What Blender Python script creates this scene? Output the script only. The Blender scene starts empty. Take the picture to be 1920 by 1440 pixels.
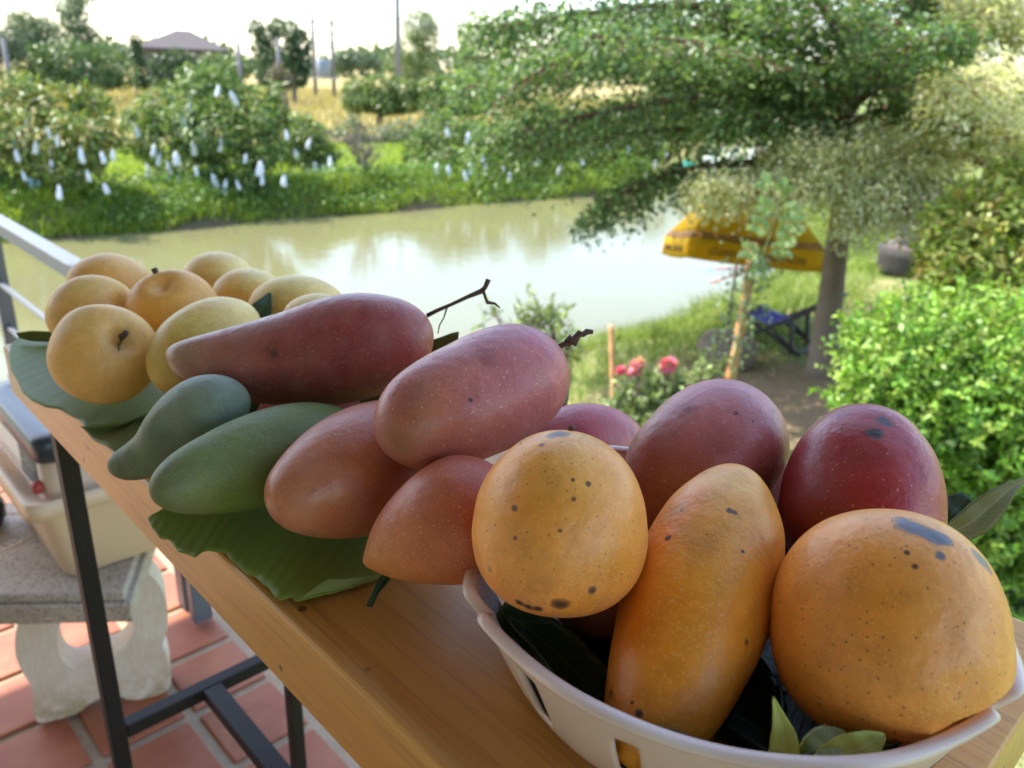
import bpy, bmesh, math, random
import numpy as np
from mathutils import Vector, Matrix, noise
from mathutils.bvhtree import BVHTree

random.seed(7)
rng = np.random.default_rng(11)
SC = bpy.context.scene
COL = SC.collection

# ------------------------------------------------------------------ camera, sky, sun, exposure
F_PX, PITCH, ROLL, YAW_T = 1516.0, 0.37162, 0.03883, 0.77041
CAM_Z = 1.4
_X = np.array([1, 0, 0.0]); FW = np.array([0, math.cos(PITCH), -math.sin(PITCH)]); _U = np.array([0, math.sin(PITCH), math.cos(PITCH)])
RT = math.cos(ROLL) * _X + math.sin(ROLL) * _U
UP = -math.sin(ROLL) * _X + math.cos(ROLL) * _U
cam_data = bpy.data.cameras.new('camera')
cam = bpy.data.objects.new('camera', cam_data); COL.objects.link(cam)
m = Matrix.Identity(4)
for i in range(3):
    m[i][0], m[i][1], m[i][2] = RT[i], UP[i], -FW[i]
m[2][3] = CAM_Z
cam.matrix_world = m
cam_data.sensor_width = 36.0
cam_data.lens = 36.0 * F_PX / 1920.0
cam_data.clip_start = 0.01
cam_data.clip_end = 3000
cam_data.dof.use_dof = True
cam_data.dof.focus_distance = 0.44
cam_data.dof.aperture_fstop = 10.5
cam_data.dof.aperture_blades = 0
SC.camera = cam

SUN_EL, SUN_AZ = math.radians(57), math.radians(-62)     # azimuth from +Y, positive towards +X
world = bpy.data.worlds.new('World'); SC.world = world; world.use_nodes = True
wn = world.node_tree
for n in list(wn.nodes): wn.nodes.remove(n)
wo = wn.nodes.new('ShaderNodeOutputWorld'); wb = wn.nodes.new('ShaderNodeBackground'); ws = wn.nodes.new('ShaderNodeTexSky')
ws.sky_type = 'NISHITA'; ws.sun_disc = False; ws.sun_elevation = SUN_EL; ws.sun_rotation = SUN_AZ
ws.air_density = 1.0; ws.dust_density = 1.2; ws.ozone_density = 1.0; ws.altitude = 0
wb.inputs['Strength'].default_value = 0.15
wt = wn.nodes.new('ShaderNodeMix'); wt.data_type = 'RGBA'; wt.blend_type = 'MULTIPLY'; wt.inputs[0].default_value = 1.0; wt.inputs[7].default_value = (1.0, 1.0, 1.0, 1)
wn.links.new(ws.outputs[0], wt.inputs[6]); wn.links.new(wt.outputs[2], wb.inputs[0]); wn.links.new(wb.outputs[0], wo.inputs[0])
sd = bpy.data.lights.new('sun', 'SUN'); sun = bpy.data.objects.new('sun', sd); COL.objects.link(sun)
sd.energy = 2.6; sd.angle = math.radians(0.6); sd.color = (1.0, 0.95, 0.86)
sun.location = (0, 0, 30)
sdir = Vector((math.sin(SUN_AZ) * math.cos(SUN_EL), math.cos(SUN_AZ) * math.cos(SUN_EL), math.sin(SUN_EL)))
sun.rotation_euler = sdir.to_track_quat('Z', 'Y').to_euler()
SC.view_settings.view_transform = 'Standard'; SC.view_settings.look = 'None'
SC.view_settings.gamma = 1.0; SC.view_settings.use_curve_mapping = False
SC.view_settings.exposure = 1.95
try:
    SC.cycles.use_denoising = True
    SC.cycles.max_bounces = 6; SC.cycles.diffuse_bounces = 3; SC.cycles.glossy_bounces = 3; SC.cycles.transmission_bounces = 4
    SC.cycles.caustics_reflective = False; SC.cycles.caustics_refractive = False
    SC.cycles.sample_clamp_indirect = 6.0
except Exception: pass

# ------------------------------------------------------------------ helpers
CP = np.array([0, 0, CAM_Z])
LAX = np.array([-math.sin(YAW_T), math.cos(YAW_T), 0.0])     # along the counter, away from the viewer
SAX = np.array([math.cos(YAW_T), math.sin(YAW_T), 0.0])      # across the counter, towards the garden
def ray(x, y): return FW + RT * ((x - 960) / F_PX) + UP * ((720 - y) / F_PX)
def at(x, y, d): return CP + ray(x, y) * d
def on(x, y, z):
    r = ray(x, y); return CP + r * ((z - CAM_Z) / r[2])
def onplane(x, y, p0, nrm):
    r = ray(x, y); return CP + r * (np.dot(np.asarray(p0) - CP, nrm) / np.dot(r, nrm))
def TS(s, l, z=0.0): return SAX * s + LAX * l + np.array([0, 0, z])
def lin(c): return tuple(((v / 255) / 12.92 if v / 255 <= 0.04045 else ((v / 255 + 0.055) / 1.055) ** 2.4) for v in c)
def rgba(c): return (c[0], c[1], c[2], 1.0)

def tag(o, label=None, cat=None, group=None, kind=None):
    if label: o['label'] = label
    if cat: o['category'] = cat
    if group: o['group'] = group
    if kind: o['kind'] = kind
    return o
def empty(name, loc=(0, 0, 0), rz=0.0):
    o = bpy.data.objects.new(name, None); o.empty_display_size = 0.05; COL.objects.link(o)
    o.location = loc; o.rotation_euler = (0, 0, rz); return o
def link(name, me, mat=None, parent=None, smooth=False):
    if mat is not None: me.materials.append(mat)
    if smooth and len(me.polygons): me.polygons.foreach_set('use_smooth', np.ones(len(me.polygons), bool))
    o = bpy.data.objects.new(name, me); COL.objects.link(o)
    if parent is not None:
        o.parent = parent
        if parent.type == 'EMPTY': o.matrix_parent_inverse = parent.matrix_basis.inverted()
    return o
def recentre(o):
    """put the origin of a one-mesh thing at its base"""
    me = o.data; n = len(me.vertices); a = np.empty(n * 3, np.float32); me.vertices.foreach_get('co', a); a = a.reshape(-1, 3)
    c = np.array([(a[:, 0].min() + a[:, 0].max()) / 2, (a[:, 1].min() + a[:, 1].max()) / 2, a[:, 2].min()], np.float32)
    me.vertices.foreach_set('co', (a - c).ravel()); me.update(); o.location = [float(v) for v in c]
    for ch in o.children: ch.matrix_parent_inverse = Matrix.Translation([-float(v) for v in c])
    return o
def copy_tree(o, parent=None):
    c = o.copy(); COL.objects.link(c)
    if parent is not None: c.parent = parent
    for ch in list(o.children): copy_tree(ch, c)
    return c
def mesh(name, V, Fc, mat=None, parent=None, smooth=False, tint=None):
    me = bpy.data.meshes.new(name)
    V = np.asarray(V, np.float32).reshape(-1, 3)
    if isinstance(Fc, np.ndarray):
        k = Fc.shape[1]; n = len(Fc)
        me.vertices.add(len(V)); me.vertices.foreach_set('co', V.ravel())
        me.loops.add(n * k); me.loops.foreach_set('vertex_index', Fc.astype(np.int32).ravel())
        me.polygons.add(n); me.polygons.foreach_set('loop_start', np.arange(0, n * k, k, dtype=np.int32))
        me.update(calc_edges=True)
    else:
        me.from_pydata([tuple(map(float, v)) for v in V], [], [tuple(f) for f in Fc]); me.update()
    if tint is not None:
        ca = me.color_attributes.new('tint', 'FLOAT_COLOR', 'POINT')
        t = np.ones((len(V), 4), np.float32); t[:, :3] = tint
        ca.data.foreach_set('color', t.ravel())
    return link(name, me, mat, parent, smooth)

class MB:
    """collects plain solids and links them as one mesh object"""
    def __init__(s): s.v, s.f = [], []
    def add(s, V, Fc):
        b = len(s.v); s.v += [tuple(map(float, v)) for v in V]; s.f += [tuple(i + b for i in f) for f in Fc]; return s
    def hexa(s, P):      # P: 4 bottom + 4 top points
        return s.add(P, [(3, 2, 1, 0), (4, 5, 6, 7), (0, 1, 5, 4), (1, 2, 6, 5), (2, 3, 7, 6), (3, 0, 4, 7)])
    def box(s, c, ax, ay, az):
        c, ax, ay, az = map(np.asarray, (c, ax, ay, az))
        return s.hexa([c - ax - ay - az, c + ax - ay - az, c + ax + ay - az, c - ax + ay - az, c - ax - ay + az, c + ax - ay + az, c + ax + ay + az, c - ax + ay + az])
    def bar(s, a, b, w, h=None, upv=(0, 0, 1)):
        a, b = np.asarray(a, float), np.asarray(b, float); h = h or w
        d = b - a; L = np.linalg.norm(d); d = d / L
        u = np.asarray(upv, float)
        if abs(d @ u) > 0.95: u = SAX
        x = np.cross(d, u); x /= np.linalg.norm(x); y = np.cross(x, d)
        return s.box((a + b) / 2, x * w / 2, y * h / 2, d * L / 2)
    def tube(s, pts, r, n=8, caps=True):
        P = np.asarray(pts, float); R = np.full(len(P), r, float) if np.isscalar(r) else np.asarray(r, float)
        b = len(s.v); T = np.gradient(P, axis=0); T /= np.linalg.norm(T, axis=1)[:, None] + 1e-12
        u = np.array([0.3, 0.2, 1.0]) if abs(T[0][2]) < 0.9 else np.array([1.0, 0.1, 0])
        for i in range(len(P)):
            x = np.cross(T[i], u); x /= np.linalg.norm(x); y = np.cross(x, T[i]); u = y
            for k in range(n):
                a = 2 * math.pi * k / n; s.v.append(tuple(P[i] + R[i] * (math.cos(a) * x + math.sin(a) * y)))
        for i in range(len(P) - 1):
            for k in range(n):
                k2 = (k + 1) % n; s.f.append((b + i * n + k, b + i * n + k2, b + (i + 1) * n + k2, b + (i + 1) * n + k))
        if caps:
            s.f.append(tuple(b + k for k in range(n))[::-1]); s.f.append(tuple(b + (len(P) - 1) * n + k for k in range(n)))
        return s
    def prism(s, poly, off):     # poly: list of 3-D points, extruded by off
        n = len(poly); off = np.asarray(off)
        V = [np.asarray(p) for p in poly] + [np.asarray(p) + off for p in poly]
        return s.add(V, [tuple(range(n))[::-1], tuple(range(n, 2 * n))] + [(i, (i + 1) % n, n + (i + 1) % n, n + i) for i in range(n)])
    def build(s, name, mat=None, parent=None, smooth=False, bevel=0.0, seg=2):
        me = bpy.data.meshes.new(name); me.from_pydata(s.v, [], s.f); me.update()
        bm = bmesh.new(); bm.from_mesh(me); bmesh.ops.recalc_face_normals(bm, faces=bm.faces)
        if bevel:
            es = [e for e in bm.edges if len(e.link_faces) == 2 and e.calc_face_angle(0) > 0.5]
            bmesh.ops.bevel(bm, geom=es, offset=bevel, segments=seg, profile=0.5, affect='EDGES', clamp_overlap=True)
        bm.to_mesh(me); bm.free()
        return link(name, me, mat, parent, smooth)

# ---- node helpers
def new_mat(name):
    m = bpy.data.materials.new(name); m.use_nodes = True
    nt = m.node_tree; b = nt.nodes['Principled BSDF']; return m, nt, b
def nd(nt, typ, **kw):
    n = nt.nodes.new(typ)
    for k, v in kw.items():
        if k in n.inputs.keys():
            if hasattr(v, 'is_linked') or isinstance(v, bpy.types.NodeSocket): nt.links.new(v, n.inputs[k])
            else: n.inputs[k].default_value = v
        else: setattr(n, k, v)
    return n
def mth(nt, op, a, b=None, c=None, clamp=False):
    n = nt.nodes.new('ShaderNodeMath'); n.operation = op; n.use_clamp = clamp
    for i, v in enumerate((a, b, c)):
        if v is None: continue
        if isinstance(v, bpy.types.NodeSocket): nt.links.new(v, n.inputs[i])
        else: n.inputs[i].default_value = v
    return n.outputs[0]
def ramp(nt, fac, stops):
    n = nt.nodes.new('ShaderNodeValToRGB'); nt.links.new(fac, n.inputs[0])
    e = n.color_ramp.elements
    while len(e) < len(stops): e.new(0.5)
    for el, (p, c) in zip(e, stops):
        el.position = p; el.color = (c[0], c[1], c[2], 1) if hasattr(c, '__len__') else (c, c, c, 1)
    return n.outputs[0]
def mix(nt, fac, a, b, blend='MIX'):
    n = nt.nodes.new('ShaderNodeMix'); n.data_type = 'RGBA'; n.blend_type = blend
    for i, v in ((0, fac), (6, a), (7, b)):
        if isinstance(v, bpy.types.NodeSocket): nt.links.new(v, n.inputs[i])
        else: n.inputs[i].default_value = v if i == 0 else rgba(v)
    return n.outputs[2]
def tex(nt, scale, detail=3, vec=None, rough=0.55, dist=0.0):
    n = nt.nodes.new('ShaderNodeTexNoise'); n.inputs['Scale'].default_value = scale; n.inputs['Detail'].default_value = detail
    n.inputs['Roughness'].default_value = rough; n.inputs['Distortion'].default_value = dist
    if vec is not None: nt.links.new(vec, n.inputs['Vector'])
    return n.outputs[0]
def coords(nt, which='Object'):
    return nt.nodes.new('ShaderNodeTexCoord').outputs[which]
def mapping(nt, vec, scale=(1, 1, 1), rot=(0, 0, 0)):
    n = nt.nodes.new('ShaderNodeMapping'); nt.links.new(vec, n.inputs['Vector'])
    n.inputs['Scale'].default_value = scale; n.inputs['Rotation'].default_value = rot; return n.outputs[0]
def bump(nt, b, h, strength=0.3, dist=0.01):
    n = nt.nodes.new('ShaderNodeBump'); n.inputs['Strength'].default_value = strength; n.inputs['Distance'].default_value = dist
    nt.links.new(h, n.inputs['Height']); nt.links.new(n.outputs[0], b.inputs['Normal']); return n
def plain(name, c, rough=0.5, metal=0.0, var=0.15, scale=6.0, bmp=0.0, bscale=60.0, spec=0.5):
    m, nt, b = new_mat(name); co = coords(nt)
    f = tex(nt, scale, 4, co)
    nt.links.new(mix(nt, f, tuple(v * (1 - var) for v in c), tuple(min(1, v * (1 + var)) for v in c)), b.inputs['Base Color'])
    b.inputs['Roughness'].default_value = rough; b.inputs['Metallic'].default_value = metal; b.inputs['Specular IOR Level'].default_value = spec
    if bmp: bump(nt, b, tex(nt, bscale, 4, co), bmp, 0.004)
    return m
def leaf_mat(name, c1, c2, rough=0.45, trans=0.3, spec=0.4, use_tint=True):
    """leaves: colour from the per-leaf attribute 'tint' between c1 and c2, part of the light shines through"""
    m, nt, b = new_mat(name)
    if use_tint:
        a = nd(nt, 'ShaderNodeAttribute', attribute_name='tint')
        if c1 is None: col = a.outputs['Color']
        else:
            sep = nd(nt, 'ShaderNodeSeparateColor'); nt.links.new(a.outputs['Color'], sep.inputs[0])
            col = mix(nt, sep.outputs[0], c1, c2)
    else:
        col = mix(nt, tex(nt, 9.0, 3, coords(nt)), c1, c2)
    nt.links.new(col, b.inputs['Base Color']); b.inputs['Roughness'].default_value = rough; b.inputs['Specular IOR Level'].default_value = spec
    t = nd(nt, 'ShaderNodeBsdfTranslucent')
    tc = mix(nt, 1.0, col, (1.0, 1.05, 0.55), 'MULTIPLY'); nt.links.new(tc, t.inputs['Color'])
    ms = nd(nt, 'ShaderNodeMixShader'); ms.inputs[0].default_value = trans
    nt.links.new(b.outputs[0], ms.inputs[1]); nt.links.new(t.outputs[0], ms.inputs[2])
    nt.links.new(ms.outputs[0], nt.nodes['Material Output'].inputs['Surface'])
    return m

# ---- foliage builders (numpy): every leaf is a rhombus of its own
def unit(a): return a / (np.linalg.norm(a, axis=-1, keepdims=True) + 1e-12)
def leaf_quads(P, dirs, nrm, length, width, fold=0.15):
    """P base points (n,3); dirs leaf axis; nrm approx normal; returns V (4n,3), F (n,4)"""
    n = len(P); d = unit(dirs); s = unit(np.cross(d, nrm)); nn = np.cross(s, d)
    L = np.broadcast_to(np.asarray(length, float), (n,))[:, None]; W = np.broadcast_to(np.asarray(width, float), (n,))[:, None]
    V = np.empty((n, 4, 3))
    V[:, 0] = P; V[:, 2] = P + d * L - nn * L * 0.12
    V[:, 1] = P + d * L * 0.45 + s * W * 0.5 + nn * W * fold; V[:, 3] = P + d * L * 0.45 - s * W * 0.5 + nn * W * fold
    return V.reshape(-1, 3), np.arange(4 * n).reshape(n, 4)
def leaves_obj(name, P, dirs, nrm, length, width, mat, parent=None, tint=None, fold=0.15):
    V, Fc = leaf_quads(P, dirs, nrm, length, width, fold)
    t = rng.random(len(P)) if tint is None else tint
    t = np.asarray(t); t = np.repeat(np.clip(t, 0, 1).reshape(len(P), -1), 4, 0) * np.ones((1, 3))
    return mesh(name, V, Fc, mat, parent, True, t)
def rdir(n, up=0.0):
    v = rng.normal(size=(n, 3)); v[:, 2] += up; return unit(v)
def crown_points(clumps, n, shell=0.55):
    """clumps: list of (centre, radii) ; points gathered near the clump surfaces"""
    w = np.array([np.prod(r) ** (2 / 3) for _, r in clumps]); w /= w.sum()
    idx = rng.choice(len(clumps), n, p=w)
    C = np.array([c for c, _ in clumps])[idx]; R = np.array([r for _, r in clumps])[idx]
    u = rdir(n); rad = shell + (1 - shell) * rng.random(n) ** 0.6
    return C + u * R * rad[:, None], u
def limb(p0, p1, sag=0.0, n=6, wob=0.0):
    p0, p1 = np.asarray(p0, float), np.asarray(p1, float); t = np.linspace(0, 1, n)[:, None]
    P = p0 + (p1 - p0) * t; P[:, 2] += sag * 4 * (t * (1 - t))[:, 0]
    if wob: P[1:-1] += rng.normal(size=(n - 2, 3)) * wob
    return P

# ================================================================== SETTING
G_LAWN, G_FAR, Z_WATER = -1.3, -1.15, -1.75
FAR_SHORE = [(-60, -4), (-30, 4), (-14, 10.8), (-9.0, 13.9), (-6.84, 15.4), (-5.3, 17.0), (-3.27, 18.3), (-0.97, 20.3), (1.83, 22.3), (4.2, 24.8), (6.3, 29.5), (8, 36), (11, 46)]
NEAR_SHORE = [(13, 45), (10, 35), (7.6, 28), (6.5, 21.5), (5.9, 17.6), (5.25, 15.2), (4.09, 13.3), (2.88, 11.6), (2.14, 10.9), (1.32, 10.2), (0.64, 9.3), (-0.6, 7.6), (-1.6, 6.2), (-2.6, 5.3), (-4.5, 3.9), (-9, 0.5), (-30, -12), (-60, -24)]
RIVER = np.array(FAR_SHORE + NEAR_SHORE, float)
def river_sd(X, Y):
    """signed distance to the river outline, negative over water"""
    P = np.stack([X, Y], -1); A = RIVER; B = np.roll(RIVER, -1, 0)
    best = np.full(X.shape, 1e9); inside = np.zeros(X.shape, bool)
    for a, b in zip(A, B):
        d = b - a; t = np.clip(((P - a) @ d) / (d @ d), 0, 1)
        q = P - (a + t[..., None] * d); best = np.minimum(best, np.hypot(q[..., 0], q[..., 1]))
        c = ((a[1] > Y) != (b[1] > Y)); xx = a[0] + (Y - a[1]) / ((b[1] - a[1]) or 1e-9) * (b[0] - a[0])
        inside ^= c & (X < xx)
    return np.where(inside, -best, best)
def sstep(a, b, x):
    t = np.clip((x - a) / (b - a), 0, 1); return t * t * (3 - 2 * t)
def is_far(X, Y): return (Y > 0.62 * X + 12.5) & (X < 5.4 + 0.13 * (Y - 18))
def ground_h(X, Y):
    sd = river_sd(X, Y)
    sd = sd + 0.18 * np.sin(X * 2.1 + Y * 1.3) + 0.12 * np.sin(X * 4.7 - Y * 3.9)
    far = is_far(X, Y)
    land = np.where(far, G_FAR + 0.15 * sstep(8, 25, sd), G_LAWN)
    wid = np.where(far, 1.1, 2.2)
    up = Z_WATER - 0.02 + (land - Z_WATER) * sstep(0, 1, sd / wid) ** 0.8
    dn = Z_WATER - 0.02 + np.maximum(sd * 0.5, -0.8)
    h = np.where(sd > 0, up, dn)
    return h + np.where(sd > 1, 0.035 * np.sin(X * 0.9 + 1) * np.sin(Y * 0.7) + 0.02 * np.sin(X * 2.3) * np.sin(Y * 2.9), 0)
def gz(x, y): return float(ground_h(np.array([float(x)]), np.array([float(y)]))[0])

def axis_pts(lo, hi, fine_lo, fine_hi, step, n_far):
    f = np.arange(fine_lo, fine_hi + 1e-6, step)
    a = fine_lo - np.geomspace(step, fine_lo - lo, n_far)[::-1]; b = fine_hi + np.geomspace(step, hi - fine_hi, n_far)
    return np.concatenate([a, f, b])
gx = axis_pts(-900, 900, -16, 16, 0.25, 34); gy = axis_pts(-300, 1600, -3, 38, 0.25, 34)
GX, GY = np.meshgrid(gx, gy)
GH = ground_h(GX, GY)
nx, ny = len(gx), len(gy)
idx = np.arange(nx * ny).reshape(ny, nx)
GF = np.stack([idx[:-1, :-1], idx[:-1, 1:], idx[1:, 1:], idx[1:, :-1]], -1).reshape(-1, 4)
gsd = river_sd(GX, GY); gfar = is_far(GX, GY)
# R: dry straw field, G: bare soil, B: mud by the water   (what grows or lies there)
fieldm = np.where(gfar, sstep(7, 11, gsd - 0.06 * GX), 0)
soil = 0.75 * np.exp(-((GX - 1.6) ** 2 / 2.2 + (GY - 6.6) ** 2 / 2.0)) + 0.9 * np.exp(-((GX - 3.0) ** 2 / 1.6 + (GY - 6.9) ** 2 / 1.2)) + 0.35 * np.exp(-((GX - 4.4) ** 2 / 3 + (GY - 10.5) ** 2 / 3.5))
soil = np.where(gfar, 0.1, soil)
mud = 1 - sstep(0.1, 0.7, gsd)
m, nt, b = new_mat('ground')
a = nd(nt, 'ShaderNodeAttribute', attribute_name='tint'); sp = nd(nt, 'ShaderNodeSeparateColor'); nt.links.new(a.outputs['Color'], sp.inputs[0])
co = coords(nt)
n1 = tex(nt, 0.9, 5, co); n2 = tex(nt, 7.0, 5, co, 0.65); n3 = tex(nt, 0.12, 4, co)
grass = mix(nt, ramp(nt, n2, [(0.3, 0.0), (0.7, 1.0)]), (0.08, 0.13, 0.025), (0.18, 0.23, 0.06))
grass = mix(nt, ramp(nt, n1, [(0.46, 0.0), (0.6, 0.6)]), grass, (0.38, 0.35, 0.18))
straw = mix(nt, ramp(nt, n3, [(0.35, 0.0), (0.65, 1.0)]), (0.40, 0.30, 0.13), (0.30, 0.27, 0.10))
soilc = mix(nt, n2, (0.21, 0.135, 0.075), (0.34, 0.235, 0.14))
c = mix(nt, sp.outputs[0], grass, straw)
sm = mth(nt, 'ADD', sp.outputs[1], mth(nt, 'MULTIPLY', mth(nt, 'SUBTRACT', n2, 0.5), 0.9), clamp=True)
c = mix(nt, sm, c, soilc)
c = mix(nt, sp.outputs[2], c, (0.12, 0.095, 0.055))
nt.links.new(c, b.inputs['Base Color']); b.inputs['Roughness'].default_value = 0.95; b.inputs['Specular IOR Level'].default_value = 0.1
bump(nt, b, n2, 0.6, 0.05)
ground = mesh('ground', np.stack([GX, GY, GH], -1).reshape(-1, 3), GF, m, None, True,
              np.stack([np.clip(fieldm, 0, 1), np.clip(soil, 0, 1), np.clip(mud, 0, 1)], -1).reshape(-1, 3))
tag(ground, 'green and straw coloured ground around the river', kind='structure')

# water
m, nt, b = new_mat('murky_water')
co = coords(nt)
wc = mix(nt, tex(nt, 0.35, 3, co), (0.155, 0.150, 0.068), (0.19, 0.182, 0.085))
nt.links.new(wc, b.inputs['Base Color']); b.inputs['Roughness'].default_value = 0.035; b.inputs['IOR'].default_value = 1.33; b.inputs['Specular IOR Level'].default_value = 0.5
mp = mapping(nt, co, (1.0, 1.6, 1))
h = mth(nt, 'ADD', mth(nt, 'MULTIPLY', tex(nt, 3.2, 3, mp), 1.0), mth(nt, 'MULTIPLY', tex(nt, 14.0, 2, mp), 0.22))
bump(nt, b, h, 0.10, 0.05)
wx0, wx1, wy0, wy1 = -62, 30, -30, 45
water = mesh('river', [(wx0, wy0, Z_WATER), (wx1, wy0, Z_WATER), (wx1, wy1, Z_WATER), (wx0, wy1, Z_WATER)], [(0, 1, 2, 3)], m)
tag(water, 'murky olive brown river water with pale reflections', kind='structure')

# ---------------------------------------------------------------- terrace
grout = plain('cement_grout', (0.40, 0.30, 0.20), 0.95, var=0.3, scale=40, bmp=0.6, bscale=220)
conc = plain('painted_concrete', (0.55, 0.52, 0.47), 0.85, var=0.12, scale=4)
floor = MB().prism([TS(-3.6, -3, -0.13), TS(0.74, -3, -0.13), TS(0.74, 3.72, -0.13), TS(-3.6, 3.72, -0.13)], (0, 0, 0.122)).build('terrace_floor', grout)
tag(floor, 'raised terrace floor of red clay tiles with wide grout', kind='structure')
slab = MB().prism([TS(-3.58, -2.98, -0.34), TS(0.72, -2.98, -0.34), TS(0.72, 3.70, -0.34), TS(-3.58, 3.70, -0.34)], (0, 0, 0.205))
for s in (-3.3, -1.3, 0.6):
    for l in (-2.6, 0.6, 3.5):
        slab.prism([TS(s - 0.1, l - 0.1, -2.4), TS(s + 0.1, l - 0.1, -2.4), TS(s + 0.1, l + 0.1, -2.4), TS(s - 0.1, l + 0.1, -2.4)], (0, 0, 2.055))
tag(slab.build('terrace_slab', conc), 'concrete slab on posts carrying the terrace', kind='structure')
m, nt, b = new_mat('terracotta')
oi = nd(nt, 'ShaderNodeObjectInfo'); co = coords(nt)
w4 = nd(nt, 'ShaderNodeVectorMath', operation='ADD'); nt.links.new(co, w4.inputs[0]); nt.links.new(oi.outputs['Location'], w4.inputs[1])
nz = tex(nt, 9, 5, w4.outputs[0], 0.6)
base = mix(nt, oi.outputs['Random'], (0.25, 0.058, 0.020), (0.33, 0.085, 0.034))
c = mix(nt, ramp(nt, nz, [(0.35, 0.0), (0.7, 1.0)]), base, (0.38, 0.13, 0.055))
c = mix(nt, ramp(nt, tex(nt, 55, 3, w4.outputs[0]), [(0.62, 0.0), (0.75, 0.35)]), c, (0.30, 0.10, 0.06))
nt.links.new(c, b.inputs['Base Color']); b.inputs['Roughness'].default_value = 0.6
bump(nt, b, tex(nt, 30, 4, w4.outputs[0]), 0.25, 0.003)
terracotta = m
PT, TW = 0.1995, 0.176
me_t = None; nt_tiles = 0
for i in range(-4, 3):
    for j in range(-6, 12):
        s, l = 0.297 + PT * (i + 0.5) - (0 if i < 2 else 0), 1.317 + PT * (j + 0.5)
        if s + TW / 2 > 0.735: continue
        if me_t is None:
            o = MB().box((0, 0, -0.008), (TW / 2, 0, 0), (0, TW / 2, 0), (0, 0, 0.008)).build('tile', terracotta, None, False, 0.004, 2); me_t = o.data
        else:
            o = bpy.data.objects.new('tile', me_t); COL.objects.link(o)
        p = TS(s, l, 0.0 + random.uniform(-0.001, 0.001))
        o.parent = floor; o.location = p; o.rotation_euler = (random.uniform(-.004, .004), random.uniform(-.004, .004), YAW_T + random.choice((0, 1, 2, 3)) * math.pi / 2 + random.uniform(-.008, .008))
        nt_tiles += 1

# roof over the terrace (above the frame): it keeps the sun off the counter
roofm = plain('brown_soffit', (0.24, 0.17, 0.12), 0.8, var=0.15)
roof = MB().prism([TS(-4.2, -3.6, 2.72), TS(0.72, -3.6, 2.62), TS(0.72, 3.5, 2.62), TS(-4.2, 3.5, 2.72)], (0, 0, 0.06))
for l in (-3, -1.5, 0, 1.5, 3.0, 3.4):
    roof.bar(TS(-4.1, l, 2.675), TS(0.70, l, 2.575), 0.05, 0.09)
tag(roof.build('terrace_roof', roofm), 'brown boarded roof above the terrace', kind='structure')

wallm = plain('cream_wall', (0.62, 0.52, 0.40), 0.85, var=0.05, scale=2)
tag(MB().prism([TS(-2.62, -3.5, -0.13), TS(-2.5, -3.5, -0.13), TS(-2.5, 4.3, -0.13), TS(-2.62, 4.3, -0.13)], (0, 0, 2.70)).build('added_back_wall', wallm), 'cream wall added out of view behind the terrace to cut the light', kind='structure')  # added unseen wall; blocks light from behind the viewer

# ================================================================== COUNTER TABLE
ZT = 1.1
S0, S1, L0, L1, TH = 0.1776, 0.512, 0.048, 0.984, 0.0573
m, nt, b = new_mat('varnished_wood')
co = coords(nt)            # local x runs along the boards
g = mapping(nt, co, (2.2, 60, 30)); g2 = mapping(nt, co, (9, 300, 160)); g3 = mapping(nt, co, (1.4, 9, 9))
nA = tex(nt, 1.0, 5, g, 0.6, 0.6); nB = tex(nt, 1.0, 3, g2, 0.6); nC = tex(nt, 1.0, 3, g3)
c = ramp(nt, nA, [(0.25, (0.60, 0.255, 0.050)), (0.5, (0.70, 0.335, 0.074)), (0.78, (0.78, 0.42, 0.115))])
c = mix(nt, ramp(nt, nB, [(0.52, 0.0), (0.75, 0.5)]), c, (0.26, 0.09, 0.02))
c = mix(nt, ramp(nt, nC, [(0.4, 0.0), (0.7, 0.45)]), c, (0.50, 0.21, 0.055))
vs = nd(nt, 'ShaderNodeTexVoronoi'); vs.inputs['Scale'].default_value = 24; nt.links.new(co, vs.inputs['Vector'])
c = mix(nt, ramp(nt, vs.outputs['Distance'], [(0.045, 0.85), (0.085, 0.0)]), c, (0.07, 0.035, 0.02))
nt.links.new(c, b.inputs['Base Color'])
nt.links.new(ramp(nt, nC, [(0.3, 0.30), (0.7, 0.42)]), b.inputs['Roughness'])
b.inputs['Coat Weight'].default_value = 0.12; b.inputs['Specular IOR Level'].default_value = 0.3; b.inputs['Coat Roughness'].default_value = 0.22
bump(nt, b, nB, 0.12, 0.0008)
wood = m
black_metal = plain('black_metal', (0.017, 0.012, 0.011), 0.55, 0.0, 0.4, 30, 0.15, 200, 0.3)
base_c = TS((S0 + S1) / 2, (L0 + L1) / 2, 0)
table = tag(empty('bar_table', base_c, 0), 'narrow varnished wooden counter table on black square legs, loaded with mangoes', 'table')
tt = MB().box((0, 0, 0), ((L1 - L0) / 2, 0, 0), (0, (S1 - S0) / 2, 0), (0, 0, TH / 2)).build('tabletop', wood, None, False, 0.0035, 3)
tt.parent = table; tt.location = (0, 0, ZT - TH / 2); tt.rotation_euler = (0, 0, YAW_T + math.pi / 2)
LW = 0.02
for s in (0.21, 0.462):
    for l in (0.94, 0.10):
        MB().bar(TS(s, l, 0.0), TS(s, l, ZT - TH - 0.0005), LW, LW, LAX).build('leg', black_metal, table, False, 0.0015)
for l in (0.94, 0.10):
    MB().bar(TS(0.2205, l, 0.565), TS(0.4515, l, 0.565), LW, LW).build('crossbar', black_metal, table, False, 0.0015)
    MB().bar(TS(0.2205, l, ZT - TH - 0.011), TS(0.4515, l, ZT - TH - 0.011), LW, LW).build('top_rail', black_metal, table, False, 0.0015)
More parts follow.
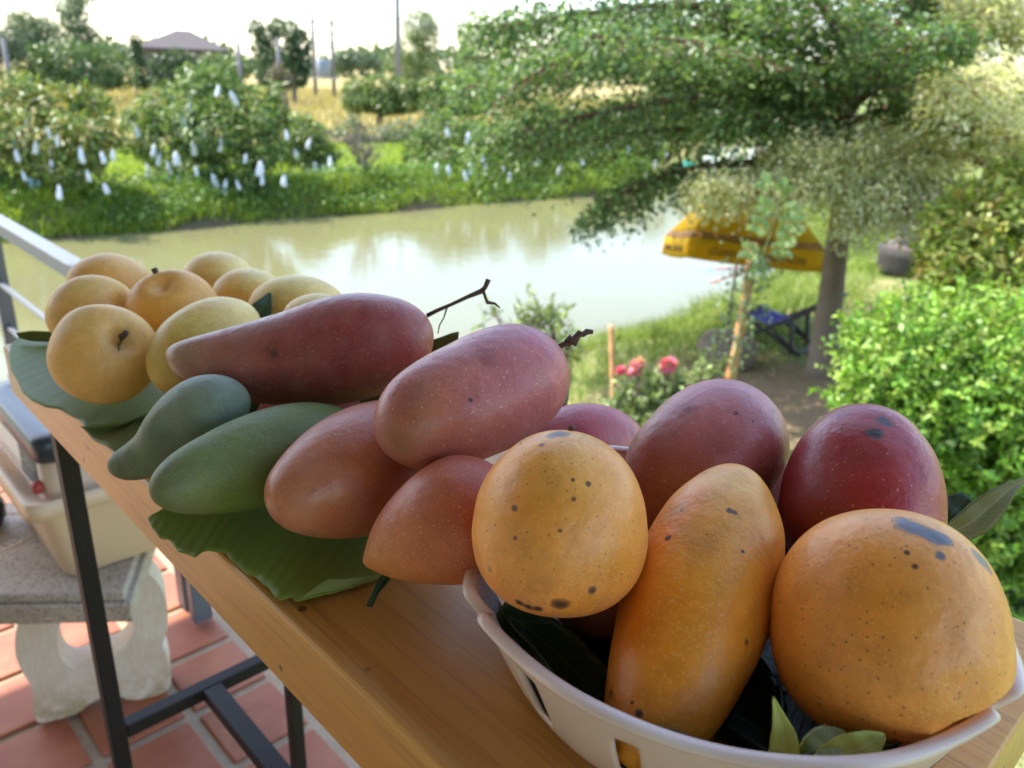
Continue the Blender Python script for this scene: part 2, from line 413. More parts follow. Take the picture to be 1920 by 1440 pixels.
MB().bar(TS(0.336, 0.111, 0.565), TS(0.336, 0.929, 0.565), 0.026, LW).build('stretcher', black_metal, table, False, 0.0015)

# ================================================================== RAILING
grey_paint = plain('grey_paint', (0.11, 0.12, 0.135), 0.42, 0.0, 0.12, 20, 0.05, 120)
rl = tag(empty('railing', TS(0.65, 1.8, 0)), 'grey steel railing with two thin bars at the terrace edge', 'railing')
MB().bar(TS(0.65, -1.0, 0.835), TS(0.65, 3.68, 0.835), 0.052, 0.045).build('top_rail', grey_paint, rl, False, 0.004)
MB().tube([TS(0.65, -1.0, 0.59), TS(0.65, 3.68, 0.59)], 0.0105, 12).build('thin_rail', grey_paint, rl, True)
MB().tube([TS(0.65, -1.0, 0.42), TS(0.65, 3.68, 0.42)], 0.0105, 12).build('thin_rail', grey_paint, rl, True)
for l in (-0.9, 0.55, 1.86, 3.47):
    p = MB().bar(TS(0.655, l - 0.04, 0.012), TS(0.655, l - 0.04, 0.812), 0.05, 0.03, LAX).build('post', grey_paint, rl, False, 0.003)
    MB().bar(TS(0.645, l + 0.055, 0.0), TS(0.645, l + 0.055, 0.20), 0.05, 0.012, SAX).build('base_plate', grey_paint, p, False, 0.002)
    MB().tube([TS(0.66, l - 0.02, 0.10), TS(0.66, l + 0.06, 0.10)], 0.006, 8).build('bolt', grey_paint, p, True)

# ================================================================== CONCRETE BENCH
m, nt, b = new_mat('terrazzo'); co = coords(nt)
v = nd(nt, 'ShaderNodeTexVoronoi'); v.inputs['Scale'].default_value = 320; nt.links.new(co, v.inputs['Vector'])
sp = nd(nt, 'ShaderNodeSeparateColor'); nt.links.new(v.outputs['Color'], sp.inputs[0])
c = ramp(nt, sp.outputs[0], [(0.0, (0.14, 0.115, 0.10)), (0.3, (0.50, 0.40, 0.30)), (0.7, (0.60, 0.50, 0.39)), (1.0, (0.60, 0.54, 0.47))])
c = mix(nt, ramp(nt, tex(nt, 7, 4, co), [(0.35, 0.0), (0.7, 0.5)]), c, (0.30, 0.23, 0.17))
nt.links.new(c, b.inputs['Base Color']); b.inputs['Roughness'].default_value = 0.6
bump(nt, b, tex(nt, 260, 3, co), 0.35, 0.002); terrazzo = m
m, nt, b = new_mat('white_cast_concrete'); co = coords(nt)
c = mix(nt, ramp(nt, tex(nt, 14, 5, co, 0.65), [(0.35, 0.0), (0.75, 1.0)]), (0.80, 0.68, 0.54), (0.68, 0.52, 0.36))
sx = nd(nt, 'ShaderNodeSeparateXYZ'); nt.links.new(co, sx.inputs[0])
stain = mth(nt, 'MULTIPLY', ramp(nt, sx.outputs[2], [(0.02, 1.0), (0.10, 0.0)]), ramp(nt, tex(nt, 30, 4, co), [(0.42, 0.0), (0.6, 0.7)]))
c = mix(nt, stain, c, (0.40, 0.29, 0.10)); nt.links.new(c, b.inputs['Base Color']); b.inputs['Roughness'].default_value = 0.85
bump(nt, b, tex(nt, 120, 4, mapping(nt, co, (1, 1, 0.25))), 0.5, 0.004); cast = m
ZB = 0.41           # seat height
lo = ZB - 0.06
A = np.append(on(250, 1167, lo)[:2], 0); Bl = np.append(on(-160, 1176, lo)[:2], 0)
Cr = A + np.array([-0.058, 0.235, 0]) / 0.242 * 0.40; Dl = Bl + np.array([-0.058, 0.235, 0]) / 0.242 * 0.40
bench = tag(empty('concrete_bench', (A + Dl) / 2), 'speckled grey concrete bench with a white cast leg on the tiles', 'bench')
def inset(k): 
    cc = (A + Bl + Cr + Dl) / 4
    return [q + (cc - q) / np.linalg.norm(cc - q) * k for q in (Bl, A, Cr, Dl)]
up = lambda P, z: [np.array([q[0], q[1], z]) for q in P]
s1 = MB(); s1.hexa(up(inset(0), lo) + up(inset(0), ZB - 0.018)); s1.build('seat', terrazzo, bench, False, 0.004, 2)
s2 = MB(); s2.hexa(up(inset(0.016), ZB - 0.0175) + up(inset(0.022), ZB)); s2.build('seat_lip', terrazzo, bench, False, 0.004, 2)
ring_c = on(-10, 1000, ZB); t_ = np.linspace(0, 2 * math.pi, 40)
MB().tube([ring_c + np.array([0.085 * math.cos(q), 0.085 * math.sin(q), 0.0]) for q in t_], 0.0025, 6, False).build('inlay_ring', cast, bench, True)
# cast leg: outline seen on its own upright plane
fp0, fp1 = on(73, 1358, 0.0), on(319, 1298, 0.0)
pd = unit(fp1 - fp0); pn = np.array([pd[1], -pd[0], 0])
outl = [(73, 1358), (120, 1346), (150, 1336), (168, 1318), (200, 1305), (222, 1304), (248, 1316), (319, 1298), (322, 1262), (312, 1222), (303, 1212), (312, 1190), (316, 1160), (312, 1125), (302, 1100), (290, 1085), (262, 1062), (180, 1085), (60, 1120), (34, 1165), (27, 1195), (28, 1225), (34, 1245), (47, 1270), (60, 1288), (62, 1305), (60, 1330), (66, 1348)]
hole = [(106, 1205), (112, 1160), (175, 1128), (243, 1140), (250, 1165), (250, 1185), (240, 1208), (222, 1224), (195, 1232), (160, 1248), (135, 1254), (115, 1240)]
def leg_mesh(name, off):
    bm = bmesh.new(); rings = []
    for lp in (outl, hole):
        n = len(lp); P3 = []
        for i in range(n):                        # rounded corners: two passes of corner cutting
            P3.append(np.array(lp[i], float))
        for _ in range(2):
            Q = []
            for i in range(len(P3)):
                a_, b_ = P3[i], P3[(i + 1) % len(P3)]; Q += [a_ * .75 + b_ * .25, a_ * .25 + b_ * .75]
            P3 = Q
        vs_ = []
        for q in P3:
            w = onplane(q[0], q[1], fp0, pn); w[2] = max(w[2], 0.0); w[2] = min(w[2], lo - 0.0005); vs_.append(bm.verts.new(w + off))
        es = [bm.edges.new((vs_[i], vs_[(i + 1) % len(vs_)])) for i in range(len(vs_))]; rings.append(es)
    r = bmesh.ops.triangle_fill(bm, edges=rings[0] + rings[1], use_beauty=True, use_dissolve=False)
    fs = [f for f in r['geom'] if isinstance(f, bmesh.types.BMFace)]
    ex = bmesh.ops.extrude_face_region(bm, geom=fs)
    bmesh.ops.translate(bm, vec=Vector(-pn * 0.075), verts=[g for g in ex['geom'] if isinstance(g, bmesh.types.BMVert)])
    bmesh.ops.recalc_face_normals(bm, faces=bm.faces)
    me = bpy.data.meshes.new(name); bm.to_mesh(me); bm.free()
    return link(name, me, cast, bench)
leg_mesh('leg', np.zeros(3)); leg_mesh('leg', -pd * 0.62 + np.array([0.02, -0.03, 0]))

# ================================================================== STORAGE BIN on the bench
cream = plain('cream_plastic', (0.80, 0.57, 0.37), 0.42, var=0.04, scale=3, spec=0.4)
lidm = plain('dark_blue_plastic', (0.035, 0.042, 0.052), 0.3, var=0.05)
b0 = on(129, 1090, ZB); b0[2] = 0
BL, BS, rr = 0.34, 0.23, 0.03
def rrect(grow, z, rad=rr, n=5, s_off=0.0):
    P = []
    for cs, cl, a0 in ((grow + BS - rad, -grow + rad, -90), (grow + BS - rad, grow + BL - rad, 0), (-grow + rad, grow + BL - rad, 90), (-grow + rad, -grow + rad, 180)):
        for k in range(n + 1):
            q = math.radians(a0 + 90 * k / n); P.append(b0 + SAX * (cs + rad * math.cos(q)) + LAX * (cl + rad * math.sin(q)) + np.array([0, 0, z]))
    return P
def loft(name, rings, mat, parent, cap0=True, cap1=True, smooth=True):
    n = len(rings[0]); V = [p for r in rings for p in r]; Fc = []
    for i in range(len(rings) - 1):
        for k in range(n): Fc.append((i * n + k, i * n + (k + 1) % n, (i + 1) * n + (k + 1) % n, (i + 1) * n + k))
    if cap0: Fc.append(tuple(range(n))[::-1])
    if cap1: Fc.append(tuple((len(rings) - 1) * n + k for k in range(n)))
    mb = MB(); mb.add(V, Fc); return mb.build(name, mat, parent, smooth)
bin_ = tag(empty('storage_bin', b0 + SAX * BS / 2 + LAX * BL / 2 + np.array([0, 0, ZB])), 'cream plastic storage bin with dark lid standing on the concrete bench', 'bin')
bd = loft('body', [rrect(-0.008, ZB + 0.0005), rrect(0, ZB + 0.006), rrect(0.036, ZB + 0.185), rrect(0.038, ZB + 0.195), rrect(0.05, ZB + 0.197), rrect(0.052, ZB + 0.175), rrect(0.058, ZB + 0.176), rrect(0.056, ZB + 0.208), rrect(0.05, ZB + 0.21), rrect(0.04, ZB + 0.204), rrect(0.018, ZB + 0.19), rrect(0.012, ZB + 0.192), rrect(0.012, ZB + 0.272)], cream, bin_)
loft('lid', [rrect(0.014, ZB + 0.268), rrect(0.018, ZB + 0.270), rrect(0.018, ZB + 0.312), rrect(0.012, ZB + 0.318), rrect(-0.02, ZB + 0.318), rrect(-0.03, ZB + 0.312), rrect(-0.09, ZB + 0.312, 0.02)], lidm, bin_)
def solid_mat(name, c, r=0.5):
    m, nt, b = new_mat(name); b.inputs['Base Color'].default_value = rgba(c); b.inputs['Roughness'].default_value = r; return m
lc = b0 - SAX * 0.0125 + LAX * 0.085 + np.array([0, 0, ZB + 0.231])
lab = MB().box(lc, LAX * 0.062, np.array([0, 0, 0.036]), SAX * 0.0008).build('label', solid_mat('label_grey', (0.075, 0.085, 0.08), 0.4), bin_, False, 0.0004, 1)
def text_mesh(name, body, size, origin, xdir, zdir, mat, parent, ext=0.0004):
    cu = bpy.data.curves.new(name, 'FONT'); cu.body = body; cu.size = size; cu.extrude = ext; cu.align_x = 'CENTER'; cu.align_y = 'CENTER'; cu.resolution_u = 3
    to = bpy.data.objects.new(name, cu); COL.objects.link(to)
    dg = bpy.context.evaluated_depsgraph_get(); me = bpy.data.meshes.new_from_object(to.evaluated_get(dg))
    bpy.data.objects.remove(to); x, y = Vector(xdir).normalized(), Vector(zdir).normalized(); zz = x.cross(y)
    M4 = Matrix(((x[0], y[0], zz[0], origin[0]), (x[1], y[1], zz[1], origin[1]), (x[2], y[2], zz[2], origin[2]), (0, 0, 0, 1)))
    me.transform(M4); me.materials.clear(); return link(name, me, mat, parent)
text_mesh('lettering', 'SNOW', 0.030, lc - SAX * 0.0013 + np.array([0, 0, 0.004]) + LAX * 0.006, -LAX, (0, 0, 1), solid_mat('label_white', (0.75, 0.72, 0.7)), lab)
MB().box(lc - SAX * 0.0012 + np.array([0, 0, -0.018]) + LAX * 0.01, LAX * 0.034, np.array([0, 0, 0.004]), SAX * 0.0004).build('printed_stripe', solid_mat('label_stripe', (0.42, 0.41, 0.40)), lab)
kc = b0 - SAX * 0.013 + LAX * 0.012 + np.array([0, 0, ZB + 0.215])
MB().tube([kc, kc - SAX * 0.012, kc - SAX * 0.015], [0.013, 0.013, 0.009], 14).build('red_knob', solid_mat('red_plastic', (0.45, 0.05, 0.03), 0.35), bin_, True)
# dark ceramic jar beside the bin, half in view at the left border
jc = on(-28, 985, ZB); J = MB(); J.tube([jc + np.array([0, 0, z]) for z in (0.0005, 0.02, 0.05, 0.075, 0.085)], [0.035, 0.045, 0.046, 0.036, 0.030], 20)
tag(recentre(J.build('jar', solid_mat('black_glaze', (0.02, 0.02, 0.024), 0.25), None, True)), 'small black jar on the bench left of the cream bin', 'jar')

# ================================================================== FRUIT
FRUIT = {
    'bigred': dict(sp=[(314, 660, 0.6154), (400, 680, 0.6157), (560, 670, 0.6203), (700, 642, 0.6086), (810, 612, 0.6034)], hw=[(0.03, 26), (0.08, 43), (0.18, 62), (0.3, 76), (0.45, 89), (0.6, 101), (0.75, 100), (0.88, 80), (0.96, 52)]),
    'pink': dict(sp=[(714, 822, 0.4518), (882, 748, 0.4901), (1046, 674, 0.5284)], hw=[(0.04, 48), (0.08, 66), (0.15, 86), (0.3, 106), (0.5, 115), (0.7, 112), (0.85, 93), (0.94, 64)]),
    'farR': dict(sp=[(985, 850, 0.6079), (1100, 826, 0.628), (1204, 838, 0.6481)], hw=[(0.1, 45), (0.3, 66), (0.5, 72), (0.7, 66), (0.9, 42)]),
    'brown': dict(sp=[(514, 946, 0.463), (675, 885, 0.514), (835, 830, 0.5597)], hw=[(0.06, 56), (0.15, 82), (0.3, 108), (0.5, 122), (0.7, 118), (0.9, 80)]),
    'orpink': dict(sp=[(683, 1056, 0.4568), (825, 990, 0.4466), (975, 930, 0.4404)], hw=[(0.03, 16), (0.07, 30), (0.15, 54), (0.3, 86), (0.5, 114), (0.7, 120), (0.9, 80)]),
    'green1': dict(sp=[(285, 925, 0.4823), (460, 872, 0.5322), (680, 810, 0.597)], hw=[(0.05, 38), (0.15, 62), (0.3, 78), (0.5, 90), (0.7, 88), (0.9, 60)]),
    'green2': dict(sp=[(206, 872, 0.58), (282, 852, 0.5718), (360, 796, 0.569), (470, 758, 0.5762)], hw=[(0.05, 24), (0.15, 36), (0.27, 45), (0.4, 62), (0.56, 75), (0.75, 76), (0.92, 50)]),
    'under': dict(sp=[(480, 790, 0.6618), (620, 760, 0.6764), (760, 740, 0.6911)], hw=[(0.1, 40), (0.5, 75), (0.9, 42)]),
    'Y1': dict(sp=[(214, 584, 0.7), (197, 664, 0.6894), (180, 746, 0.695)], hw=[(0.1, 62), (0.3, 88), (0.5, 95), (0.7, 90), (0.9, 62)]),
    'Y2': dict(sp=[(178, 532, 0.808), (180, 594, 0.797), (182, 655, 0.8)], hw=[(0.1, 50), (0.3, 76), (0.5, 83), (0.7, 78), (0.9, 52)]),
    'Y3': dict(sp=[(207, 475, 0.8939), (207, 538, 0.8943), (207, 600, 0.8946)], hw=[(0.1, 44), (0.3, 70), (0.5, 75), (0.7, 70), (0.9, 45)]),
    'Y4': dict(sp=[(322, 520, 0.786), (328, 582, 0.7787), (334, 648, 0.79)], hw=[(0.1, 52), (0.3, 78), (0.5, 84), (0.7, 78), (0.9, 52)]),
    'Y5': dict(sp=[(412, 474, 0.9379), (412, 532, 0.9352), (412, 590, 0.9325)], hw=[(0.1, 42), (0.3, 64), (0.5, 69), (0.7, 64), (0.9, 42)]),
    'Y6': dict(sp=[(468, 503, 0.8738), (468, 563, 0.8758), (468, 622, 0.8777)], hw=[(0.1, 44), (0.3, 66), (0.5, 70), (0.7, 66), (0.9, 44)]),
    'Y7': dict(sp=[(560, 523, 0.8268), (560, 588, 0.8185), (560, 655, 0.8099)], hw=[(0.1, 58), (0.3, 86), (0.5, 93), (0.7, 86), (0.9, 58)]),
    'Y8': dict(sp=[(470, 588, 0.725), (382, 652, 0.6819), (290, 722, 0.6604)], hw=[(0.06, 38), (0.15, 58), (0.3, 76), (0.5, 84), (0.7, 78), (0.9, 52)]),
    'Y9': dict(sp=[(600, 553, 0.7308), (600, 615, 0.7427), (600, 675, 0.7543)], hw=[(0.1, 46), (0.3, 68), (0.5, 74), (0.7, 68), (0.9, 46)]),
    'yelL': dict(sp=[(1056, 810, 0.396), (1050, 970, 0.39), (1042, 1130, 0.3955)], hw=[(0.03, 58), (0.08, 88), (0.15, 116), (0.3, 150), (0.5, 167), (0.68, 167), (0.85, 140), (0.95, 90)]),
    'orange': dict(sp=[(1385, 876, 0.432), (1345, 1025, 0.41), (1290, 1180, 0.3856), (1195, 1450, 0.3446)], hw=[(0.03, 48), (0.07, 72), (0.16, 110), (0.3, 132), (0.48, 139), (0.62, 130), (0.76, 115), (0.9, 84)]),
    'yelR': dict(sp=[(1655,962,.3740),(1664,1172,.3600),(1668,1388,.3590)], hw=[(.03,80),(.08,122),(.15,156),(.3,194),(.5,210),(.7,203),(.85,170),(.95,108)]),
    'red': dict(sp=[(1640, 758, 0.4502), (1617, 910, 0.4482), (1596, 1120, 0.434)], hw=[(0.03, 52), (0.08, 78), (0.15, 103), (0.3, 131), (0.5, 146), (0.7, 142), (0.9, 92)]),
    'purp': dict(sp=[(1432, 752, 0.512), (1330, 852, 0.4999), (1190, 985, 0.4816)], hw=[(0.03, 54), (0.07, 76), (0.15, 102), (0.3, 122), (0.5, 126), (0.7, 114), (0.9, 72)]),
    'lowb': dict(sp=[(1060, 1010, 0.485), (1115, 1100, 0.4456), (1160, 1200, 0.4261)], hw=[(0.1, 58), (0.3, 84), (0.5, 92), (0.7, 84), (0.9, 54)]),
}
def fbm(P, freq, seed, octs=3):
    r = np.random.default_rng(seed); out = np.zeros(len(P)); amp = 1.0; tot = 0
    for o in range(octs):
        for k in range(5):
            d = r.normal(size=3); d /= np.linalg.norm(d)
            out += amp * np.sin(P @ d * freq * (2 ** o) * r.uniform(0.7, 1.4) * 6.28 + r.uniform(0, 6.28)) / 2.2
        tot += amp; amp *= 0.55
    return out / tot
def S(c, k=1.0): return np.array(lin(c)) * k * np.array([1.08, 1.0, 0.95])
def blend(t, stops):
    t = np.asarray(t); p = [s[0] for s in stops]; C = np.array([s[1] for s in stops])
    return np.stack([np.interp(t, p, C[:, i]) for i in range(3)], -1)
def prof(hw, t):
    tt = np.array([a_ for a_, _ in hw]); g = np.array([b_ / (2 * math.sqrt(a_ * (1 - a_))) for a_, b_ in hw])
    td = np.linspace(0, 1, 401); gd = np.interp(td, tt, g); k = np.hanning(41); k /= k.sum()
    gd = np.convolve(np.pad(gd, 20, mode='edge'), k, 'valid')
    return 2 * np.sqrt(np.clip(t * (1 - t), 0, 1)) * np.interp(t, td, gd)

def fruit(key, name, cat, label, group, colf, seed, rings=72, seg=96, lumps=0.02, dents=(), spots=(), pale=None, dark=None, rough=0.42, bloom=0.0, blot=(0.86, 0.72, 0.58), freq=9.0):
    D = FRUIT[key]; sp = np.array(D['sp'], float)
    d = np.r_[0, np.cumsum(np.hypot(*np.diff(sp[:, :2], axis=0).T))]; d /= d[-1]; k = len(sp) - 1
    t = (1 - np.cos(np.linspace(0, math.pi, rings))) / 2
    px, py, dp = (np.polyval(np.polyfit(d, sp[:, j], k), t) for j in range(3))
    C = np.array([at(x, y, z) for x, y, z in zip(px, py, dp)]); R = prof(D['hw'], t) * dp / F_PX * 0.985
    T = unit(np.gradient(C, axis=0)); view = unit(C - CP)
    A = unit(np.cross(T, view)); B = np.cross(T, A)
    th = np.linspace(0, 2 * math.pi, seg, endpoint=False)
    N = A[:, None] * np.cos(th)[None, :, None] + B[:, None] * np.sin(th)[None, :, None]
    P = C[:, None] + N * R[:, None, None]
    N2 = N + T[:, None] * ((t - 0.5) * 1.6)[:, None, None]
    tv = np.repeat(t, seg); P = P.reshape(-1, 3); N = unit(N2.reshape(-1, 3)); rmax = R.max()
    P = P + N * (fbm(P, freq, seed, 2) * rmax * lumps * 1.9 * np.repeat(np.minimum(R / rmax * 1.4, 1), seg))[:, None]
    org = np.array([P[:, 0].mean(), P[:, 1].mean(), P[:, 2].min()])
    F4 = []
    i0 = np.arange((rings - 1) * seg).reshape(rings - 1, seg)
    F4 = np.stack([i0, np.roll(i0, -1, 1), np.roll(i0, -1, 1) + seg, i0 + seg], -1).reshape(-1, 4)
    bv = BVHTree.FromPolygons([tuple(p) for p in P], [tuple(f) for f in F4.tolist()])
    def hit(x, y):
        h = bv.ray_cast(Vector(CP), Vector(ray(x, y)).normalized()); return (np.array(h[0]), (h[0] - Vector(CP)).length) if h[0] is not None else (None, None)
    for (x, y, rp, dep) in dents:
        h, dist = hit(x, y)
        if h is None: continue
        rr_ = rp * dist / F_PX; q = np.linalg.norm(P - h, axis=1) / rr_
        P = P - N * (dep * rr_ * np.exp(-q * q * 1.6))[:, None]
    if group == 'mangoes in the white basket':      # the skin gives where it presses against the basket wall
        bx, by = P[:, 0] - 0.115, P[:, 1] - 0.362; rad = np.hypot(bx, by); hz_ = P[:, 2] - 1.1
        wall = 0.104 + 0.0275 * np.clip(hz_ / 0.062, 0, 1) ** 0.8 - 0.0042
        lim = np.where(hz_ < 0.068, wall, wall + (hz_ - 0.068) * 1.2); k_ = np.where((rad > lim) & (hz_ < 0.10), lim / np.maximum(rad, 1e-6), 1.0)
        if key in ('yelR', 'orange', 'lowb'): P[:, 0] = 0.115 + bx * k_; P[:, 1] = 0.362 + by * k_
    col = colf(tv, N, P, fbm(P, 14, seed + 5, 3), fbm(P, 45, seed + 9, 3))
    o = mesh(name, P - org, F4, None, None, True, np.clip(col, 0, 1)); o.location = org
    bm = bmesh.new(); bm.from_mesh(o.data); bmesh.ops.remove_doubles(bm, verts=bm.verts, dist=1e-6); bmesh.ops.recalc_face_normals(bm, faces=bm.faces); bm.to_mesh(o.data); bm.free()
    # ---- skin
    m, nt, b = new_mat(name + '_skin'); co = coords(nt)
    a_ = nd(nt, 'ShaderNodeAttribute', attribute_name='tint'); c = a_.outputs['Color']
    mot = tex(nt, 70, 4, co, 0.65)
    c = mix(nt, 1.0, c, ramp(nt, mot, [(0.3, (0.93, 0.90, 0.86)), (0.7, (1.10, 1.11, 1.10))]), 'MULTIPLY')
    br = tex(nt, 34, 8, co, 0.72, 0.6)
    c = mix(nt, ramp(nt, br, [(0.48, 0.0), (0.68, 0.5)]), c, tuple(float(v) for v in np.clip(col.mean(0) * blot, 0, 1)))
    vf = nd(nt, 'ShaderNodeTexVoronoi'); vf.inputs['Scale'].default_value = 460; nt.links.new(co, vf.inputs['Vector'])
    c = mix(nt, mth(nt, 'MULTIPLY', ramp(nt, vf.outputs['Distance'], [(0.16, 1.0), (0.30, 0.0)]), 0.42), c, tuple(float(v) for v in np.clip(col.mean(0) * 1.5 + 0.06, 0, 1)))
    if bloom:
        lw = nd(nt, 'ShaderNodeLayerWeight', Blend=0.35)
        bl = mth(nt, 'MULTIPLY', ramp(nt, tex(nt, 26, 4, co, 0.6), [(0.35, 0.1), (0.7, 1.0)]), bloom)
        c = mix(nt, bl, c, (0.66, 0.55, 0.53))  # waxy bloom; on the dusky fruits it also paints their pale sheen
    def dots(c, scale, size, dens, dcol, soft=0.5, fac=0.8, seedv=0.0):
        mpv = nd(nt, 'ShaderNodeMapping'); nt.links.new(co, mpv.inputs[0]); mpv.inputs['Location'].default_value = (seedv, seedv * .7, seedv * 1.3)
        v = nd(nt, 'ShaderNodeTexVoronoi'); v.inputs['Scale'].default_value = scale; nt.links.new(mpv.outputs[0], v.inputs['Vector'])
        s3 = nd(nt, 'ShaderNodeSeparateColor'); nt.links.new(v.outputs['Color'], s3.inputs[0])
        rr_ = mth(nt, 'MULTIPLY', s3.outputs[1], size)
        k_ = mth(nt, 'DIVIDE', v.outputs['Distance'], mth(nt, 'ADD', rr_, size * 0.35))
        f_ = ramp(nt, k_, [(soft, 1.0), (1.0, 0.0)])
        f_ = mth(nt, 'MULTIPLY', f_, mth(nt, 'MULTIPLY', mth(nt, 'LESS_THAN', s3.outputs[0], dens), fac))
        return mix(nt, f_, c, dcol)
    if pale: c = dots(c, pale[0], pale[1], pale[2], pale[3], 0.2, pale[4])
    if dark:
        c = dots(c, dark[0], dark[1], dark[2], dark[3], 0.4, 0.9, 3.1)
        c = dots(c, dark[0] * 0.5, dark[1] * 0.5, dark[2] * 0.22, dark[3], 0.5, 0.7, 7.7)
    wob = nd(nt, 'ShaderNodeTexNoise'); wob.inputs['Scale'].default_value = 150; wob.inputs['Detail'].default_value = 6; nt.links.new(co, wob.inputs['Vector'])
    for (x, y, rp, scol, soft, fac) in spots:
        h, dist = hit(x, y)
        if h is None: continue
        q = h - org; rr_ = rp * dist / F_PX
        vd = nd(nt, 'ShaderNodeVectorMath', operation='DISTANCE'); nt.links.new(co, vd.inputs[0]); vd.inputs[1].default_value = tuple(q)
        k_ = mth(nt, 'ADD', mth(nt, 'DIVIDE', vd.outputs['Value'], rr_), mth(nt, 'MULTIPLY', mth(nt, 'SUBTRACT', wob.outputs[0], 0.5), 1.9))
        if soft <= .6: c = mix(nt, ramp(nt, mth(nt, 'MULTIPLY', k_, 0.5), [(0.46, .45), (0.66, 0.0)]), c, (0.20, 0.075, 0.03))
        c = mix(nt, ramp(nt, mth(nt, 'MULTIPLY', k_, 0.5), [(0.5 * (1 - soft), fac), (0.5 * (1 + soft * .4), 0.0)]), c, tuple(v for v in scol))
    nt.links.new(c, b.inputs['Base Color'])
    nt.links.new(ramp(nt, tex(nt, 40, 4, co, 0.6), [(0.3, rough - 0.02), (0.7, rough + 0.14)]), b.inputs['Roughness'])
    b.inputs['Specular IOR Level'].default_value = 0.55
    b.inputs['Subsurface Weight'].default_value = 0.0
    bump(nt, b, mth(nt, 'ADD', tex(nt, 160, 3, co), mth(nt, 'MULTIPLY', tex(nt, 30, 3, co), 1.2)), 0.36, 0.0018)
    o.data.materials.append(m)
    tag(o, label, cat, group); FOBJ[key] = o
    o_hit[key] = hit
    return o
o_hit = {}
FOBJ = {}
GREY, BLK = (0.16, 0.165, 0.19), (0.035, 0.022, 0.02)
def cf(stops, vary, side=None, nz=0.35, fine=0.1):
    """stops along the fruit, a second colour that comes in blotches, and a blush on one side"""
    def f(t, N, P, n1, n2):
        c = blend(t + 0.06 * n1, stops)
        k = np.clip((n1 * 0.9 + n2 * 0.35) * nz + 0.12, 0, 0.8)[:, None]
        c = c * (1 - k) + np.array(vary) * k
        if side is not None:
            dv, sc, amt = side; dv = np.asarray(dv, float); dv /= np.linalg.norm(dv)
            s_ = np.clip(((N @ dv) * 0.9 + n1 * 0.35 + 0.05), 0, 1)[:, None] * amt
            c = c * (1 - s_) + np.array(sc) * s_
        return c * (1 + fine * n2)[:, None]
    return f
TOW = -FW            # towards the viewer
LENT = (0.62, 0.42, 0.30)
LG, BG, YG = 'mangoes heaped on the banana leaf', 'mangoes in the white basket', 'round yellow mangoes at the far end of the counter'
fruit('bigred', 'mango', 'mango', 'long dark red mango with an olive tip and a thin forked twig at its end', LG,
      cf([(0, S((170, 132, 84))), (.14, S((164, 108, 76))), (.32, S((156, 84, 68))), (.52, S((148, 58, 56))), (.78, S((152, 54, 60))), (1, S((178, 96, 90)))], S((180, 104, 78)), (RT * .2 - UP, S((112, 22, 36)), .75), .3), 21,
      84, 110, 0.014, dents=[(450, 602, 40, .1), (345, 668, 22, .12)], spots=[(514, 664, 8, (.09, .03, .025), .6, .9), (508, 657, 13, (.14, .04, .04), .9, .6), (352, 676, 24, (.30, .13, .06), .95, .6), (785, 600, 22, (.42, .16, .10), .9, .6), (770, 690, 20, (.22, .06, .05), .9, .6), (745, 566, 26, (.42, .18, .12), .95, .5)],
      pale=(330, .22, .75, (.66, .38, .26), .85), rough=.34, bloom=.17)
fruit('pink', 'mango', 'mango', 'plump salmon pink mango leaning on two others, knotted stub of twig at its upper end', LG,
      cf([(0, S((172, 104, 56))), (.2, S((194, 120, 86))), (.5, S((194, 112, 94))), (.8, S((186, 96, 98))), (1, S((182, 104, 98)))], S((168, 82, 84)), (UP * 1 - RT * .3, S((186, 86, 98)), .6), .45), 22,
      90, 120, 0.012, dents=[(780, 740, 50, .05)], spots=[(882, 750, 4, (.10, .03, .04), .5, .95), (915, 605 + 65, 24, (.28, .08, .09), .95, .55), (770, 742, 26, (.32, .11, .09), .95, .5), (745, 830, 30, (.32, .13, .05), .95, .6), (1000, 700, 30, (.36, .14, .12), .95, .4)],
      pale=(330, .22, .75, (.78, .50, .38), .85), rough=.34, bloom=.2)
fruit('farR', 'mango', 'mango', 'dusky pink mango half hidden behind the speckled round yellow one', LG,
      cf([(0, S((176, 84, 92))), (.6, S((184, 88, 98))), (1, S((176, 70, 70)))], S((150, 66, 82)), (UP, S((196, 104, 112)), .6)), 23, 60, 80, .012,
      spots=[(1192, 815, 14, (.16, .08, .07), .9, .7)], pale=(330, .2, .5, LENT, .6), rough=.34, bloom=.2)
fruit('brown', 'mango', 'mango', 'brownish orange mango lying on the leaf next to the green ones', LG,
      cf([(0, S((194, 120, 74))), (.3, S((186, 102, 56))), (.6, S((176, 86, 50))), (1, S((146, 78, 70)))], S((152, 74, 40)), (UP, S((196, 118, 78)), .6)), 24, 84, 110, .012,
      pale=(330, .18, .5, (.66, .40, .24), .5), rough=.34, bloom=.17)
fruit('orpink', 'mango', 'mango', 'orange pink mango with a pale pointed tip sticking out over the bare wood', LG,
      cf([(0, S((212, 156, 84))), (.2, S((202, 126, 70))), (.5, S((196, 112, 72))), (1, S((188, 88, 74)))], S((186, 104, 56)), (UP * .8 + RT * .3, S((196, 108, 88)), .6)), 25, 84, 110, .012,
      pale=(340, .2, .75, (.80, .54, .36), .8), rough=.42, bloom=.04)
fruit('green1', 'mango', 'mango', 'smooth green mango lying in front on the leaf', LG,
      cf([(0, S((116, 126, 84))), (.3, S((116, 130, 58))), (.6, S((116, 132, 66))), (1, S((98, 126, 92)))], S((92, 106, 40)), (UP, S((118, 136, 76)), .5)), 26, 84, 110, .010,
      pale=(300, .14, .4, (.34, .40, .22), .4), rough=.5, bloom=.0)
